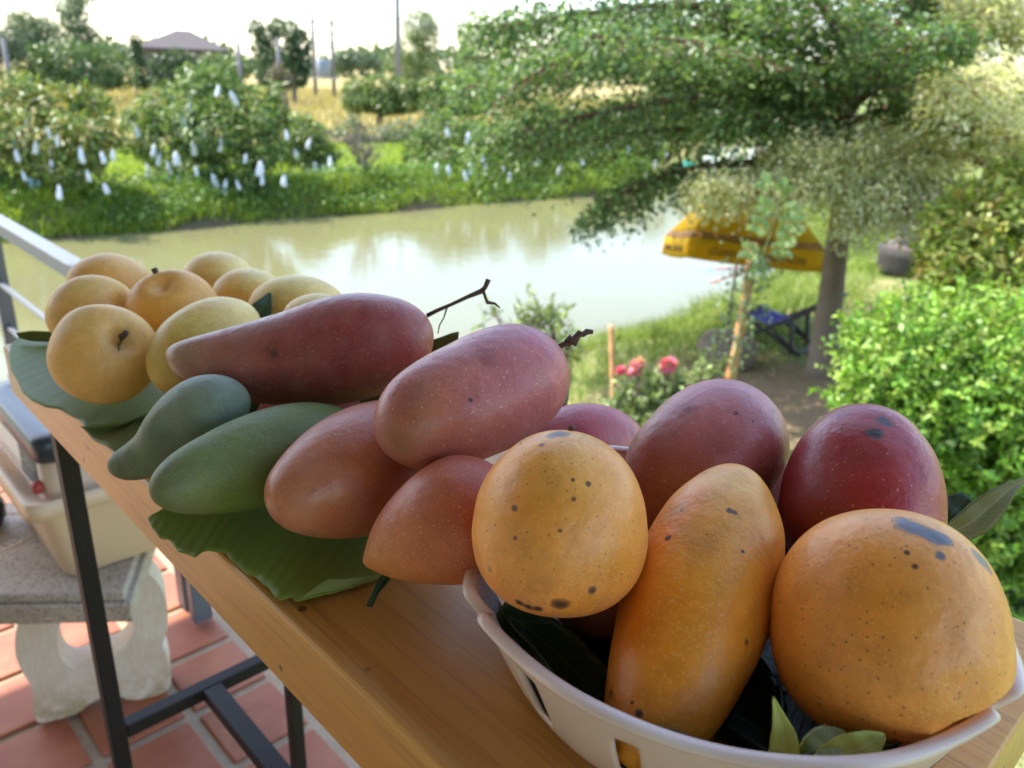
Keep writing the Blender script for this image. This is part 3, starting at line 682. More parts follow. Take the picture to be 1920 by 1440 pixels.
fruit('green2', 'mango', 'mango', 'bluish green beaked mango with a waxy bloom beside the green one', LG,
      cf([(0, S((76, 92, 54))), (.3, S((98, 114, 76))), (.6, S((116, 132, 102))), (1, S((104, 132, 108)))], S((88, 108, 78)), (UP, S((142, 156, 134)), .6)), 27, 84, 110, .014,
      dents=[(318, 800, 34, .28), (300, 806, 34, .2)], rough=.5, bloom=.12)
fruit('under', 'mango', 'mango', 'pale pink mango buried under the long red one', LG, cf([(0, S((196, 128, 112))), (1, S((180, 100, 96)))], S((170, 90, 84))), 28, 48, 64, .01)
yel = lambda a_, b_: cf([(0, S(a_)), (.5, S(b_)), (1, S(tuple(v * .97 for v in b_)))], S((230, 166, 84)), None, .35, .04)
fruit('Y1', 'mango', 'mango', 'round yellow mango in front with a dark stem pit facing the viewer', YG, yel((240, 204, 128), (236, 184, 100)), 31, 72, 96, .014,
      dents=[(230, 630, 30, .85), (160, 600, 40, .04)], spots=[(229, 632, 15, (.14, .06, .025), .9, .85), (232, 640, 30, (.42, .22, .07), .95, .5), (222, 655, 4, (.12, .06, .03), .6, .8)], rough=.46)  # soft brown spots paint shading into the stem pit
fruit('Y2', 'mango', 'mango', 'yellow mango with a shaded hollow behind the front one, at the left', YG, yel((238, 204, 122), (230, 184, 98)), 32, 60, 80, .014, dents=[(240, 570, 34, .8)], spots=[(240, 566, 26, (.36, .17, .05), .95, .7)], rough=.46)  # brown spot paints the shade inside the hollow
fruit('Y3', 'mango', 'mango', 'orange yellow mango farthest back at the left of the heap', YG, yel((238, 192, 112), (234, 180, 94)), 33, 48, 64, .014, rough=.46)
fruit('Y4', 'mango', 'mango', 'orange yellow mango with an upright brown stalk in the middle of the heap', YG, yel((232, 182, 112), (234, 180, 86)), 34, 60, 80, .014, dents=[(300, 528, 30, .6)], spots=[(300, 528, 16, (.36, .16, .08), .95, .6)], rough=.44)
fruit('Y5', 'mango', 'mango', 'pale yellow mango at the very back, against the river', YG, yel((242, 226, 156), (238, 216, 136)), 35, 48, 64, .012, rough=.46)
fruit('Y6', 'mango', 'mango', 'pale yellow mango right behind the stalked one', YG, yel((240, 222, 148), (234, 206, 112)), 36, 48, 64, .012, rough=.46)
fruit('Y7', 'mango', 'mango', 'pale yellow mango at the right end of the back row', YG, yel((240, 224, 150), (236, 214, 130)), 37, 48, 64, .012, rough=.46)
fruit('Y8', 'mango', 'mango', 'greenish yellow oval mango beside the tip of the long red one', YG, yel((240, 218, 138), (228, 204, 108)), 38, 60, 80, .012, rough=.44)
fruit('Y9', 'mango', 'mango', 'yellow mango peeping out above the long red one', YG, yel((238, 212, 130), (230, 192, 110)), 39, 48, 64, .012, rough=.46)
DK = (0.15, 0.06, 0.025)
fruit('yelL', 'mango', 'mango', 'golden mango freckled with dark dots, black scar on top, left in the basket', BG,
      cf([(0, S((246, 182, 92))), (.4, S((244, 170, 82))), (1, S((238, 156, 88)))], S((238, 152, 46)), (RT + UP * .3, S((222, 150, 56)), .5), .55), 41, 120, 160, .012,
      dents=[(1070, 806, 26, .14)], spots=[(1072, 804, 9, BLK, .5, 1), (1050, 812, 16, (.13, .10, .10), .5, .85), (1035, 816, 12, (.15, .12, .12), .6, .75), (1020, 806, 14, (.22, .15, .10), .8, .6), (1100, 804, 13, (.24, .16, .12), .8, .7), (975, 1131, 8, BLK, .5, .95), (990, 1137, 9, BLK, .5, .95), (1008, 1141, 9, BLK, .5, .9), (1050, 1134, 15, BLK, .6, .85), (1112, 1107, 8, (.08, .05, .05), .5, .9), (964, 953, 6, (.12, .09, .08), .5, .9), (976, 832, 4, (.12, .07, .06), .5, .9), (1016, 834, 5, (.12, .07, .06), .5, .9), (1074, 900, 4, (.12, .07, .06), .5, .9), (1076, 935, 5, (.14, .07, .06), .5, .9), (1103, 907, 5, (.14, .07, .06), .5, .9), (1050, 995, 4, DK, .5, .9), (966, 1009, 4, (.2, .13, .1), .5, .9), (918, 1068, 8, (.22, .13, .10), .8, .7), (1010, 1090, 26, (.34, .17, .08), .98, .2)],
      dark=(390, .18, .9, DK), rough=.34)
fruit('orange', 'mango', 'mango', 'long upright orange mango in the middle of the basket', BG,
      cf([(0, S((246, 186, 92))), (.25, S((246, 174, 70))), (.55, S((244, 158, 46))), (.85, S((248, 164, 54))), (1, S((224, 178, 66)))], S((236, 138, 26)), (-RT * .9 + UP * .2, S((240, 142, 30)), .6), .5), 42, 130, 150, .012,
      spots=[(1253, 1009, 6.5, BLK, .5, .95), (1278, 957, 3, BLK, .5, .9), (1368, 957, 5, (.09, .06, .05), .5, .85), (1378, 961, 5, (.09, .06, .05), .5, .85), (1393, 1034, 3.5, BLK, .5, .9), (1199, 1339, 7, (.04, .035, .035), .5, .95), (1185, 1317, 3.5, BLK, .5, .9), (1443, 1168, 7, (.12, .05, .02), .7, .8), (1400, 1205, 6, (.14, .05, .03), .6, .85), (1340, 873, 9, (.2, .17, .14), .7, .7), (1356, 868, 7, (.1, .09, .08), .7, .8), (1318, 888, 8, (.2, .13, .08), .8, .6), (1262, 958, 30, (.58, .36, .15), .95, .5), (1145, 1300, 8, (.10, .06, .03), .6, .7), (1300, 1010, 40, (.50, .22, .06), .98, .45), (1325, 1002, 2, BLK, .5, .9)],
      pale=(330, .22, .9, (.86, .62, .28), .75), rough=.36)
fruit('yelR', 'mango', 'mango', 'biggest round golden mango with a grey patch near its top, right in the basket', BG,
      cf([(0, S((248, 174, 80))), (.4, S((242, 166, 84))), (.75, S((238, 160, 78))), (1, S((240, 158, 66)))], S((234, 150, 62)), (-RT + UP * .3, S((244, 160, 58)), .45), .4), 43, 140, 180, .010,
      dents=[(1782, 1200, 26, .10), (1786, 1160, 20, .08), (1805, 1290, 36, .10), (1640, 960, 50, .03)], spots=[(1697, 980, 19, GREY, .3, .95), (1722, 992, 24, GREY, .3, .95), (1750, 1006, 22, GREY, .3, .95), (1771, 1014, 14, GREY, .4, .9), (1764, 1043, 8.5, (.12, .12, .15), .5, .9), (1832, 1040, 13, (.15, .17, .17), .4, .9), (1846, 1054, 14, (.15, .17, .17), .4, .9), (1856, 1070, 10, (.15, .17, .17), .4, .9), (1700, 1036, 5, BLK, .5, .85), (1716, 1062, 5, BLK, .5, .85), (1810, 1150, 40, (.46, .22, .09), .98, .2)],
      dark=(340, .21, .95, (0.28, 0.10, 0.04)), rough=.36)
fruit('red', 'mango', 'mango', 'deep red mango with two sooty spots and a grey cap, back right of the basket', BG,
      cf([(0, S((170, 70, 68))), (.3, S((164, 48, 52))), (.7, S((150, 24, 32))), (1, S((120, 16, 26)))], S((176, 56, 58)), (-RT - UP * .3, S((112, 18, 30)), .6), .35), 44, 110, 140, .012,
      dents=[(1745, 960, 40, .06)], spots=[(1640, 812, 14, (.045, .035, .04), .5, .95), (1659, 790, 13, (.06, .055, .06), .5, .9), (1640, 757, 15, GREY, .6, .8), (1665, 760, 17, GREY, .5, .85), (1690, 772, 18, (.15, .14, .17), .5, .85), (1712, 786, 18, (.15, .15, .18), .5, .85), (1732, 803, 14, (.15, .15, .18), .6, .8), (1742, 822, 9, (.15, .14, .17), .6, .7), (1655, 753, 10, (.2, .1, .06), .6, .7), (1572, 781, 5, (.08, .02, .02), .7, .8), (1588, 777, 5, (.08, .02, .02), .7, .8), (1578, 804, 4, (.10, .02, .02), .7, .8)],
      pale=(280, .19, .85, (.66, .34, .27), .85), rough=.30, bloom=.08)
fruit('purp', 'mango', 'mango', 'dusky purple red mango at the back of the basket, behind the orange one', BG,
      cf([(0, S((196, 112, 116))), (.35, S((180, 92, 96))), (.65, S((166, 84, 74))), (1, S((168, 100, 68)))], S((158, 74, 80)), (UP, S((206, 124, 130)), .65), .45), 45, 110, 140, .014,
      dents=[(1440, 760, 40, .05)], spots=[(1290, 765, 18, (.22, .07, .08), .95, .6), (1430, 880, 20, (.24, .13, .07), .95, .6), (1452, 770, 5, BLK, .6, .8), (1412, 790, 3, BLK, .6, .8), (1350, 830, 24, (.26, .08, .08), .95, .5), (1380, 775, 4, (.1, .03, .03), .6, .8)],
      pale=(280, .19, .8, (.70, .44, .38), .8), rough=.34, bloom=.22)
fruit('lowb', 'mango', 'mango', 'dull brown mango at the bottom of the basket under the round one', BG,
      cf([(0, S((170, 100, 84))), (1, S((160, 104, 84)))], S((150, 84, 70))), 46, 60, 80, .012, pale=(300, .16, .5, LENT, .4))

# stalks and twigs
bark = plain('twig_bark', (0.10, 0.06, 0.042), 0.8, var=0.5, scale=200, bmp=0.5, bscale=500)
def stem(key, name, runs):
    par = FOBJ[key]; mb = MB()
    for pts, rad in runs: mb.tube([at(x, y, z) for x, y, z in pts], rad, 8)
    o = mb.build(name, bark, None, True); o.parent = par; o.matrix_parent_inverse = par.matrix_basis.inverted(); return o
d = 0.602
stem('bigred', 'twig', [([(800, 592, d), (820, 582, d), (848, 570, d - .004), (878, 556, d - .008), (905, 545, d - .01)], [.0016, .0015, .0013, .0015, .0021]),
     ([(903, 546, d - .01), (910, 538, d - .01), (916, 524, d - .01)], [.0021, .0018, .0021]),
     ([(906, 545, d - .01), (911, 560, d - .008), (914, 567, d - .006), (928, 569, d - .006), (937, 577, d - .004)], [.0012, .0011, .0015, .0009, .0006]),
     ([(838, 577, d), (832, 596, d), (824, 610, d), (821, 626, d)], [.0007, .0005, .0005, .0004])])
d = 0.53
stem('pink', 'twig', [([(1036, 660, d), (1048, 650, d - .002), (1058, 645, d - .003), (1066, 641, d - .004)], [.0022, .0019, .0018, .0030]),
     ([(1064, 643, d - .004), (1070, 636, d - .004), (1076, 641, d - .004), (1081, 632, d - .004), (1087, 625, d - .004), (1093, 627, d - .004), (1100, 622, d - .003), (1112, 622, d - .003)], [.0028, .0035, .0036, .0024, .0024, .0019, .0021, .0014])])
stem('Y4', 'stalk', [([(305, 536, .768), (298, 524, .762), (293, 514, .760), (289, 504, .760)], [.0040, .0028, .0026, .0032])])
par_ = FOBJ['Y1']; h0_, _d = o_hit['Y1'](229, 631); dr_ = unit(h0_ - CP); px_ = _d / F_PX
mb_ = MB().tube([h0_ + dr_ * .011, h0_ + dr_ * .005 + RT * 2 * px_, h0_ - dr_ * .001 + (RT * 6 + UP * 6) * px_], [.0030, .0022, .0026], 8)
mb_.tube([h0_ + dr_ * .009 - UP * 3 * px_, h0_ + dr_ * .003 - (UP * 14 + RT * 5) * px_, h0_ - dr_ * .0005 - (UP * 27 + RT * 6) * px_, h0_ - dr_ * .0005 - (UP * 42 - RT * 1) * px_], [.0009, .0007, .0005, .0004], 6)
so_ = mb_.build('stalk', bark, None, True); so_.parent = par_; so_.matrix_parent_inverse = par_.matrix_basis.inverted()
stem('yelL', 'stalk_scar', [([(1066, 805, .386), (1071, 802, .385), (1078, 804, .385)], [.0008, .0016, .0007])])

# ================================================================== WHITE BASKET
bas = plain('white_plastic', (0.84, 0.655, 0.565), 0.2, var=0.02, scale=3, spec=0.5)
BC = np.array([0.115, 0.362, ZT])
def basket():
    n = 288; rows = np.array([0.0, 0.0, 0.006, 0.014, 0.022, 0.030, 0.038, 0.046, 0.053, 0.059, 0.062])
    th = np.linspace(0, 2 * math.pi, n, endpoint=False)
    a1 = math.atan2(*(on(912, 1150, 1.162) - BC)[1::-1]); a2 = math.atan2(*(on(1846, 1335, 1.162) - BC)[1::-1])
    nots = [a1 - 0.06, a2 + 0.05, (a1 + a2) / 2 + math.pi - 0.75, (a1 + a2) / 2 + math.pi + 0.75]
    wrap = lambda x: (x + math.pi) % (2 * math.pi) - math.pi
    notch = sum(np.exp(-(wrap(th - q) / 0.045) ** 2) for q in nots)
    inner = wrap(th - (a1 + (wrap(a2 - a1)) / 2)); span = abs(wrap(a2 - a1)) / 2
    handle = 1 - np.exp(-((np.abs(inner) - math.pi / 2) / 0.0001) ** 2)
    hi = 0 * sstep(span - 0.02, span + 0.10, np.abs(inner)) * (1 - sstep(math.pi - span - 0.3, math.pi - span - 0.1, np.abs(inner)))
    V = []; Fc = []
    for i, z in enumerate(rows):
        if i == 0: r = np.full(n, 0.060)
        else:
            base = 0.104 + (0.1315 - 0.0045 * np.exp(-(wrap(th - 0.15) / 0.5) ** 2) - 0.104) * (z / 0.062) ** 0.8
            r = base - 0.0075 * notch * (z / 0.062) + 0.0022 * np.cos(th * 9 + 0.6) * (z / 0.062)
        tl = math.atan2(*(on(884, 1070, 1.162) - BC)[1::-1]); hi = -0.7 * np.exp(-(wrap(th - tl) / 0.45) ** 2)
        zz = np.where(rows[i] > 0.03, z + (hi * 0.010 - notch * 0.008 + 0.0022 * np.cos(th * 9 + 0.6)) * ((z - 0.03) / 0.032), z) + 0.0022
        V += [BC + np.array([r[k] * math.cos(th[k]), r[k] * math.sin(th[k]), zz[k]]) for k in range(n)]
    V.append(BC + np.array([0, 0, 0.0022])); c0 = len(V) - 1
    slots = [a1 + wrap(a2 - a1) * f for f in (0.12, 0.355, 0.62)] + [a1 - q for q in (0.45, 0.95, 1.5, 2.1, 2.7)]
    for i in range(len(rows) - 1):
        for k in range(n):
            if 3 <= i <= 6:
                wid = 0.052
                if any(abs(wrap(th[k] + math.pi / n - q)) < wid for q in slots): continue
            k2 = (k + 1) % n; Fc.append((i * n + k, i * n + k2, (i + 1) * n + k2, (i + 1) * n + k))
    for k in range(n): Fc.append((c0, (k + 1) % n, k))
    o = MB().add(V, Fc).build('basket', bas, None, True)
    so = o.modifiers.new('thick', 'SOLIDIFY'); so.thickness = 0.0034; so.offset = 0
    su = o.modifiers.new('smooth', 'SUBSURF'); su.levels = 1; su.render_levels = 1
    recentre(o)
    # rolled rim
    i = len(rows) - 1; rim = [V[i * n + k] + np.array([0, 0, 0.0004]) for k in range(n)]
    rm = MB(); b0_ = 0
    P = np.array(rim); Tn = unit(np.roll(P, -1, 0) - np.roll(P, 1, 0)); out = unit((P - BC) * [1, 1, 0]); upv = np.cross(Tn, out); upv *= np.sign(upv[:, 2:3])
    ns = 10; Vr = []; Fr = []
    for k in range(n):
        for j in range(ns):
            q = 2 * math.pi * j / ns; Vr.append(P[k] + out[k] * (0.0015 + 0.0036 * math.cos(q)) + upv[k] * 0.0025 * math.sin(q))
    for k in range(n):
        for j in range(ns): Fr.append((k * ns + j, k * ns + (j + 1) % ns, ((k + 1) % n) * ns + (j + 1) % ns, ((k + 1) % n) * ns + j))
    ro = rm.add(Vr, Fr).build('rim', bas, None, True); ro.parent = o; ro.matrix_parent_inverse = o.matrix_basis.inverted()
    return o
tag(basket(), 'white plastic basket with slotted sides and scalloped rim full of mangoes', 'basket')

# ================================================================== LEAVES ON THE COUNTER
def leaf_skin(name, c1, c2, vein, rough=0.4, trans=0.18, ribs=60.0, amp=0.12, midrib=False, pale=None):
    """uv: x across, y along; fine ribs run along x for banana, side veins for small leaves"""
    m, nt, b = new_mat(name); uv = coords(nt, 'UV')
    sx = nd(nt, 'ShaderNodeSeparateXYZ'); nt.links.new(uv, sx.inputs[0])
    n = tex(nt, 6, 4, uv, 0.6); n2 = tex(nt, 90, 2, mapping(nt, uv, (0.02, 1, 1)))
    c = mix(nt, n, c1, c2)
    if midrib:
        ax_ = mth(nt, 'ABSOLUTE', mth(nt, 'SUBTRACT', sx.outputs[0], 0.5))
        c = mix(nt, ramp(nt, ax_, [(0.012, 0.85), (0.03, 0.0)]), c, vein)
        w = mth(nt, 'FRACT', mth(nt, 'MULTIPLY', mth(nt, 'SUBTRACT', sx.outputs[1], mth(nt, 'MULTIPLY', ax_, 0.35)), ribs))
        f_ = ramp(nt, mth(nt, 'ABSOLUTE', mth(nt, 'SUBTRACT', w, 0.5)), [(0.03, 0.45), (0.10, 0.0)])
        c = mix(nt, f_, c, vein); hgt = f_
    else:
        c = mix(nt, ramp(nt, n2, [(0.35, 0.0), (0.75, 0.32)]), c, vein); hgt = n2
    nt.links.new(c, b.inputs['Base Color']); b.inputs['Roughness'].default_value = rough; b.inputs['Specular IOR Level'].default_value = 0.45 if midrib else 0.22
    bump(nt, b, hgt, amp * (3 if midrib else 1.2), 0.0015)
    t = nd(nt, 'ShaderNodeBsdfTranslucent'); nt.links.new(mix(nt, 1.0, c, (1.0, 1.0, 0.5), 'MULTIPLY'), t.inputs['Color'])
    ms = nd(nt, 'ShaderNodeMixShader'); ms.inputs[0].default_value = trans
    nt.links.new(b.outputs[0], ms.inputs[1]); nt.links.new(t.outputs[0], ms.inputs[2]); nt.links.new(ms.outputs[0], nt.nodes['Material Output'].inputs['Surface'])
    return m
ban = leaf_skin('banana_leaf_skin', (0.22, 0.31, 0.05), (0.30, 0.38, 0.07), (0.36, 0.43, 0.12), 0.5, 0.15, 60, .05)
ban_pale = leaf_skin('banana_leaf_waxy', (0.15, 0.24, 0.04), (0.23, 0.32, 0.07), (0.38, 0.44, 0.20), 0.5, 0.15, 60, .05)
ban_back = leaf_skin('banana_leaf_underside', (0.26, 0.31, 0.09), (0.34, 0.38, 0.14), (0.42, 0.45, 0.22), 0.5, 0.25)
def sheet(name, A, B, mat, nu, nv, wave=0.0, wf=3.0, parent=None, thick=0.0006, jag=0.0, ends=False):
    """grid between two 3-D polylines A and B"""
    def res(P, n):
        P = np.asarray(P, float); d = np.r_[0, np.cumsum(np.linalg.norm(np.diff(P, axis=0), axis=1))]; q = np.linspace(0, d[-1], n)
        return np.stack([np.interp(q, d, P[:, k]) for k in range(3)], -1)
    A, B = res(A, nv), res(B, nv); V = []; UVs = []
    for i in range(nv):
        for j in range(nu):
            u = j / (nu - 1); p = A[i] * (1 - u) + B[i] * u
            p = p + np.array([0, 0, wave * math.sin(i / nv * 6.28 * wf + u * 2.0) * (1 - u * .6) + wave * .25 * math.sin(i * 1.1 + u * 5)])
            V.append(p); UVs.append((u, i / (nv - 1)))
    Fc = [(i * nu + j, i * nu + j + 1, (i + 1) * nu + j + 1, (i + 1) * nu + j) for i in range(nv - 1) for j in range(nu - 1)]
    me = bpy.data.meshes.new(name); me.from_pydata([tuple(v) for v in V], [], Fc); uvl = me.uv_layers.new(name='UVMap')
    for lp in me.loops: uvl.data[lp.index].uv = UVs[lp.vertex_index]
    o = link(name, me, mat, None, True)
    if parent is None: recentre(o)
    else: o.parent = parent; o.matrix_parent_inverse = parent.matrix_basis.inverted()
    if thick:
        s_ = o.modifiers.new('thick', 'SOLIDIFY'); s_.thickness = thick; s_.offset = 0
    return o
def zl(pts, z): return [on(x, y, z) for x, y in pts]
zb = ZT + 0.0045
front = [(276, 972), (284, 990), (300, 1010), (318, 1012), (335, 1034), (352, 1038), (366, 1046), (378, 1036), (392, 1034), (408, 1036), (424, 1038), (434, 1052), (446, 1060), (462, 1074), (480, 1080), (492, 1094), (506, 1104), (516, 1122), (528, 1127), (545, 1120), (556, 1128), (572, 1124), (590, 1118), (640, 1106), (690, 1092), (725, 1080)]
back = [(300, 958), (330, 940), (380, 915), (440, 890), (500, 870), (560, 850), (640, 830), (760, 850), (860, 930)]
bl1 = tag(sheet('banana_leaf', zl(front, zb), zl(back, zb + 0.004), ban, 26, 120, 0.0007, 3.3), 'ragged green banana leaf spread under the red and green mangoes, hanging over the counter edge', 'leaf')
sheet('curled_edge', zl([(566, 1122), (600, 1112), (650, 1100), (700, 1088), (735, 1075)], zb + 0.0035), zl([(600, 1096), (618, 1083), (650, 1086), (690, 1080), (730, 1068)], zb + 0.010), ban_back, 8, 30, 0.0006, 2, bl1)
left = [(34, 634), (20, 646), (16, 670), (20, 692), (32, 712), (42, 736), (60, 752), (86, 764), (112, 768), (136, 782), (150, 786), (160, 800), (186, 800), (226, 796), (262, 782), (300, 766)]
leftb = [(70, 628), (110, 632), (160, 640), (220, 660), (260, 672), (300, 690), (330, 700), (345, 712)]
tag(sheet('banana_leaf', zl(left, ZT + 0.010), zl(leftb, ZT + 0.006), ban_pale, 26, 90, 0.0004, 2), 'greyish green waxy banana leaf under the yellow mangoes at the far end', 'leaf')
tag(sheet('banana_leaf', [at(30, 624, .86), at(60, 620, .86), at(110, 622, .87), at(150, 624, .88)], [at(36, 634, .86), at(60, 640, .86), at(110, 642, .87), at(150, 644, .88)], leaf_skin('olive_leaf_skin', (0.10, 0.12, 0.012), (0.13, 0.15, 0.02), (0.16, 0.18, 0.03), .4), 6, 16), 'olive leaf tip showing left of the yellow mangoes', 'leaf')
tag(sheet('banana_leaf', zl([(150, 800), (178, 826), (214, 846), (232, 842), (250, 832)], ZT + 0.0025), zl([(170, 802), (220, 800), (262, 786), (292, 768), (300, 790)], ZT + 0.0045), ban_back, 12, 30, 0.0008, 2), 'yellow green strip of banana leaf lying at the counter edge beside the bluish mango', 'leaf')
tag(sheet('banana_leaf', zl([(300, 840), (330, 770), (420, 730), (520, 720), (700, 690)], ZT + 0.003), zl([(300, 850), (420, 860), (560, 850), (700, 830), (900, 760)], ZT + 0.003), ban, 14, 30, 0.0008, 2), 'dark green leaf in the gap below the long red mango', 'leaf')

def blade(name, mid, wid, mat, label, roll=0.0, fold=0.15, curl=0.0, nv=28, nu=9, parent=None, cat='leaf', group=None):
    """small leaf: midrib given in image points with distance, half widths in image units"""
    M3 = np.array([at(*q) for q in mid]); D3 = np.array([q[2] for q in mid])
    d = np.r_[0, np.cumsum(np.linalg.norm(np.diff(M3, axis=0), axis=1))]; d /= d[-1]; t = np.linspace(0, 1, nv)
    k = min(3, len(mid) - 1); C = np.stack([np.polyval(np.polyfit(d, M3[:, j], k), t) for j in range(3)], -1)
    w = np.interp(t, np.linspace(0, 1, len(wid)), wid) * np.interp(t, d, D3) / F_PX
    kk = np.hanning(5); kk /= kk.sum(); w = np.convolve(np.pad(w, 2, mode='edge'), kk, 'valid'); w[-1] *= 0.15
    T = unit(np.gradient(C, axis=0)); vw = unit(C - CP); A = unit(np.cross(T, vw)); B = np.cross(T, A)
    V = []; UVs = []
    for i in range(nv):
        a_ = roll; X = A[i] * math.cos(a_) + B[i] * math.sin(a_); Y = -A[i] * math.sin(a_) + B[i] * math.cos(a_)
        for j in range(nu):
            u = (j / (nu - 1) - 0.5) * 2
            V.append(C[i] + X * u * w[i] + Y * (abs(u) * fold + curl * u * u + 0.05 * math.sin(i * .8 + u)) * w[i]); UVs.append((j / (nu - 1), i / (nv - 1)))
    Fc = [(i * nu + j, i * nu + j + 1, (i + 1) * nu + j + 1, (i + 1) * nu + j) for i in range(nv - 1) for j in range(nu - 1)]
    me = bpy.data.meshes.new(name); me.from_pydata([tuple(v) for v in V], [], Fc); uvl = me.uv_layers.new(name='UVMap')
    for lp in me.loops: uvl.data[lp.index].uv = UVs[lp.vertex_index]
    o = link(name, me, mat, None, True); s_ = o.modifiers.new('thick', 'SOLIDIFY'); s_.thickness = 0.0005; s_.offset = 0
    if parent is None: recentre(o); tag(o, label, cat, group)
    else: o.parent = parent; o.matrix_parent_inverse = parent.matrix_basis.inverted()
    return o
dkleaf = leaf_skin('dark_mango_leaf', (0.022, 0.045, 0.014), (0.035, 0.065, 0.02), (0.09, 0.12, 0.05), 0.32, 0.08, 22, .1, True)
mdleaf = leaf_skin('olive_mango_leaf', (0.085, 0.115, 0.012), (0.12, 0.15, 0.02), (0.2, 0.22, 0.06), 0.35, 0.25, 20, .1, True)
yleaf = leaf_skin('young_leaf', (0.52, 0.58, 0.10), (0.60, 0.65, 0.15), (0.66, 0.70, 0.30), 0.38, 0.3, 14, .08, True)
pleaf = leaf_skin('pale_leaf', (0.36, 0.45, 0.20), (0.44, 0.52, 0.27), (0.52, 0.58, 0.36), 0.38, 0.25, 14, .08, True)
drleaf = leaf_skin('drying_leaf', (0.15, 0.17, 0.04), (0.26, 0.22, 0.08), (0.36, 0.32, 0.15), 0.45, 0.3, 16, .1, True)
blade('leaf', [(640, 790, .655), (730, 730, .65), (800, 680, .645), (860, 622, .64)], [40, 52, 50, 44, 30, 4], mdleaf, 'olive green mango leaf standing behind the long red mango', -.1)
blade('leaf', [(1030, 790, .64), (1046, 755, .64), (1066, 718, .645)], [8, 20, 18, 12, 3], pleaf, 'pale green leaf edge between the pink mango and the dusky one')
blade('leaf', [(1040, 775, .632), (1050, 760, .632), (1058, 750, .632)], [8, 9, 6, 1], dkleaf, 'tiny dark leaf tip above the dusky pink mango')
blade('leaf', [(466, 612, .76), (488, 585, .76), (506, 548, .765)], [10, 22, 20, 12, 2], leaf_skin('blue_green_leaf', (.06, .12, .06), (.09, .16, .08), (.16, .24, .14), .35, .2, 14, .08, True), 'green leaf tip sticking up between the yellow mangoes')
blade('leaf', [(450, 800, .66), (470, 770, .66), (500, 735, .67)], [30, 36, 34, 20], leaf_skin('teal_leaf', (.05, .10, .05), (.07, .13, .07), (.12, .2, .12), .35, .15, 14, .08, True), 'dark bluish leaf wedged behind the beaked mango')
blade('leaf', [(726, 1080, .475), (712, 1098, .472), (700, 1120, .470), (692, 1138, .470)], [8, 9, 6, 6, 5], dkleaf, 'small curled dark leaf stalk on the wood below the pointed mango', 0, .5, .3)
blade('leaf', [(1750, 1010, .50), (1810, 985, .50), (1860, 945, .50), (1925, 900, .51)], [10, 26, 32, 26, 12, 3], drleaf, 'drying olive leaf with veins reaching out at the right behind the grey-capped mango', .5, .2)
blade('leaf', [(1720, 1010, .51), (1770, 975, .515), (1815, 930, .52)], [30, 40, 34, 12], dkleaf, 'dark green leaf behind the drying one at the right', .2)
# in the basket
def bowl(x, y, zz): return (x, y, (zz + ZT - CAM_Z) / ray(x, y)[2])
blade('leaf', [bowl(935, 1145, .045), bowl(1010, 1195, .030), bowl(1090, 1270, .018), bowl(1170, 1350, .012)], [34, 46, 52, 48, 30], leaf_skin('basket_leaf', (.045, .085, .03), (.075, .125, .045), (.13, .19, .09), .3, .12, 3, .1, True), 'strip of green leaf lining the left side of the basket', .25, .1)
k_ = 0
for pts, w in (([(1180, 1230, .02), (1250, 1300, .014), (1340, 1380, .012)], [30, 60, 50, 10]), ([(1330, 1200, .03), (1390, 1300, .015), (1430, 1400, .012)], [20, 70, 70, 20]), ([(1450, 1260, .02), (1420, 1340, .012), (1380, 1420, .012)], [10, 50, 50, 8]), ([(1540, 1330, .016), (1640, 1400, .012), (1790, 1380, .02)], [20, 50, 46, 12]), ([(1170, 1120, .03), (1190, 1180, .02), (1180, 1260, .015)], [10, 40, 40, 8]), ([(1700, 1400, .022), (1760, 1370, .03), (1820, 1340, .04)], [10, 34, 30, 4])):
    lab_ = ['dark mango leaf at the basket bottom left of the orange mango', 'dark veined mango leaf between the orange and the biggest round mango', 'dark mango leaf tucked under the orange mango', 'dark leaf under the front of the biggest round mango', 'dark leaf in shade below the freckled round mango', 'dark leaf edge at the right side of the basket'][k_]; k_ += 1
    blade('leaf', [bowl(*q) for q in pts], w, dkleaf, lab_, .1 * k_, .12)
LIN = ['dark leaf lining the basket wall below the freckled round mango', 'dark leaf lining the back of the basket under the purple red mango', 'dark leaf lining the back of the basket under the grey-capped mango', 'dark leaf lining the right wall of the basket beside the biggest mango', 'dark leaf lining the front right wall of the basket', 'dark leaf lining the front wall of the basket under the sprig', 'dark leaf lining the front wall left of the sprig', 'dark leaf lining the left wall of the basket beside the green strip', 'large dark leaf flat on the basket bottom', 'second large dark leaf flat on the basket bottom, below the orange mango']
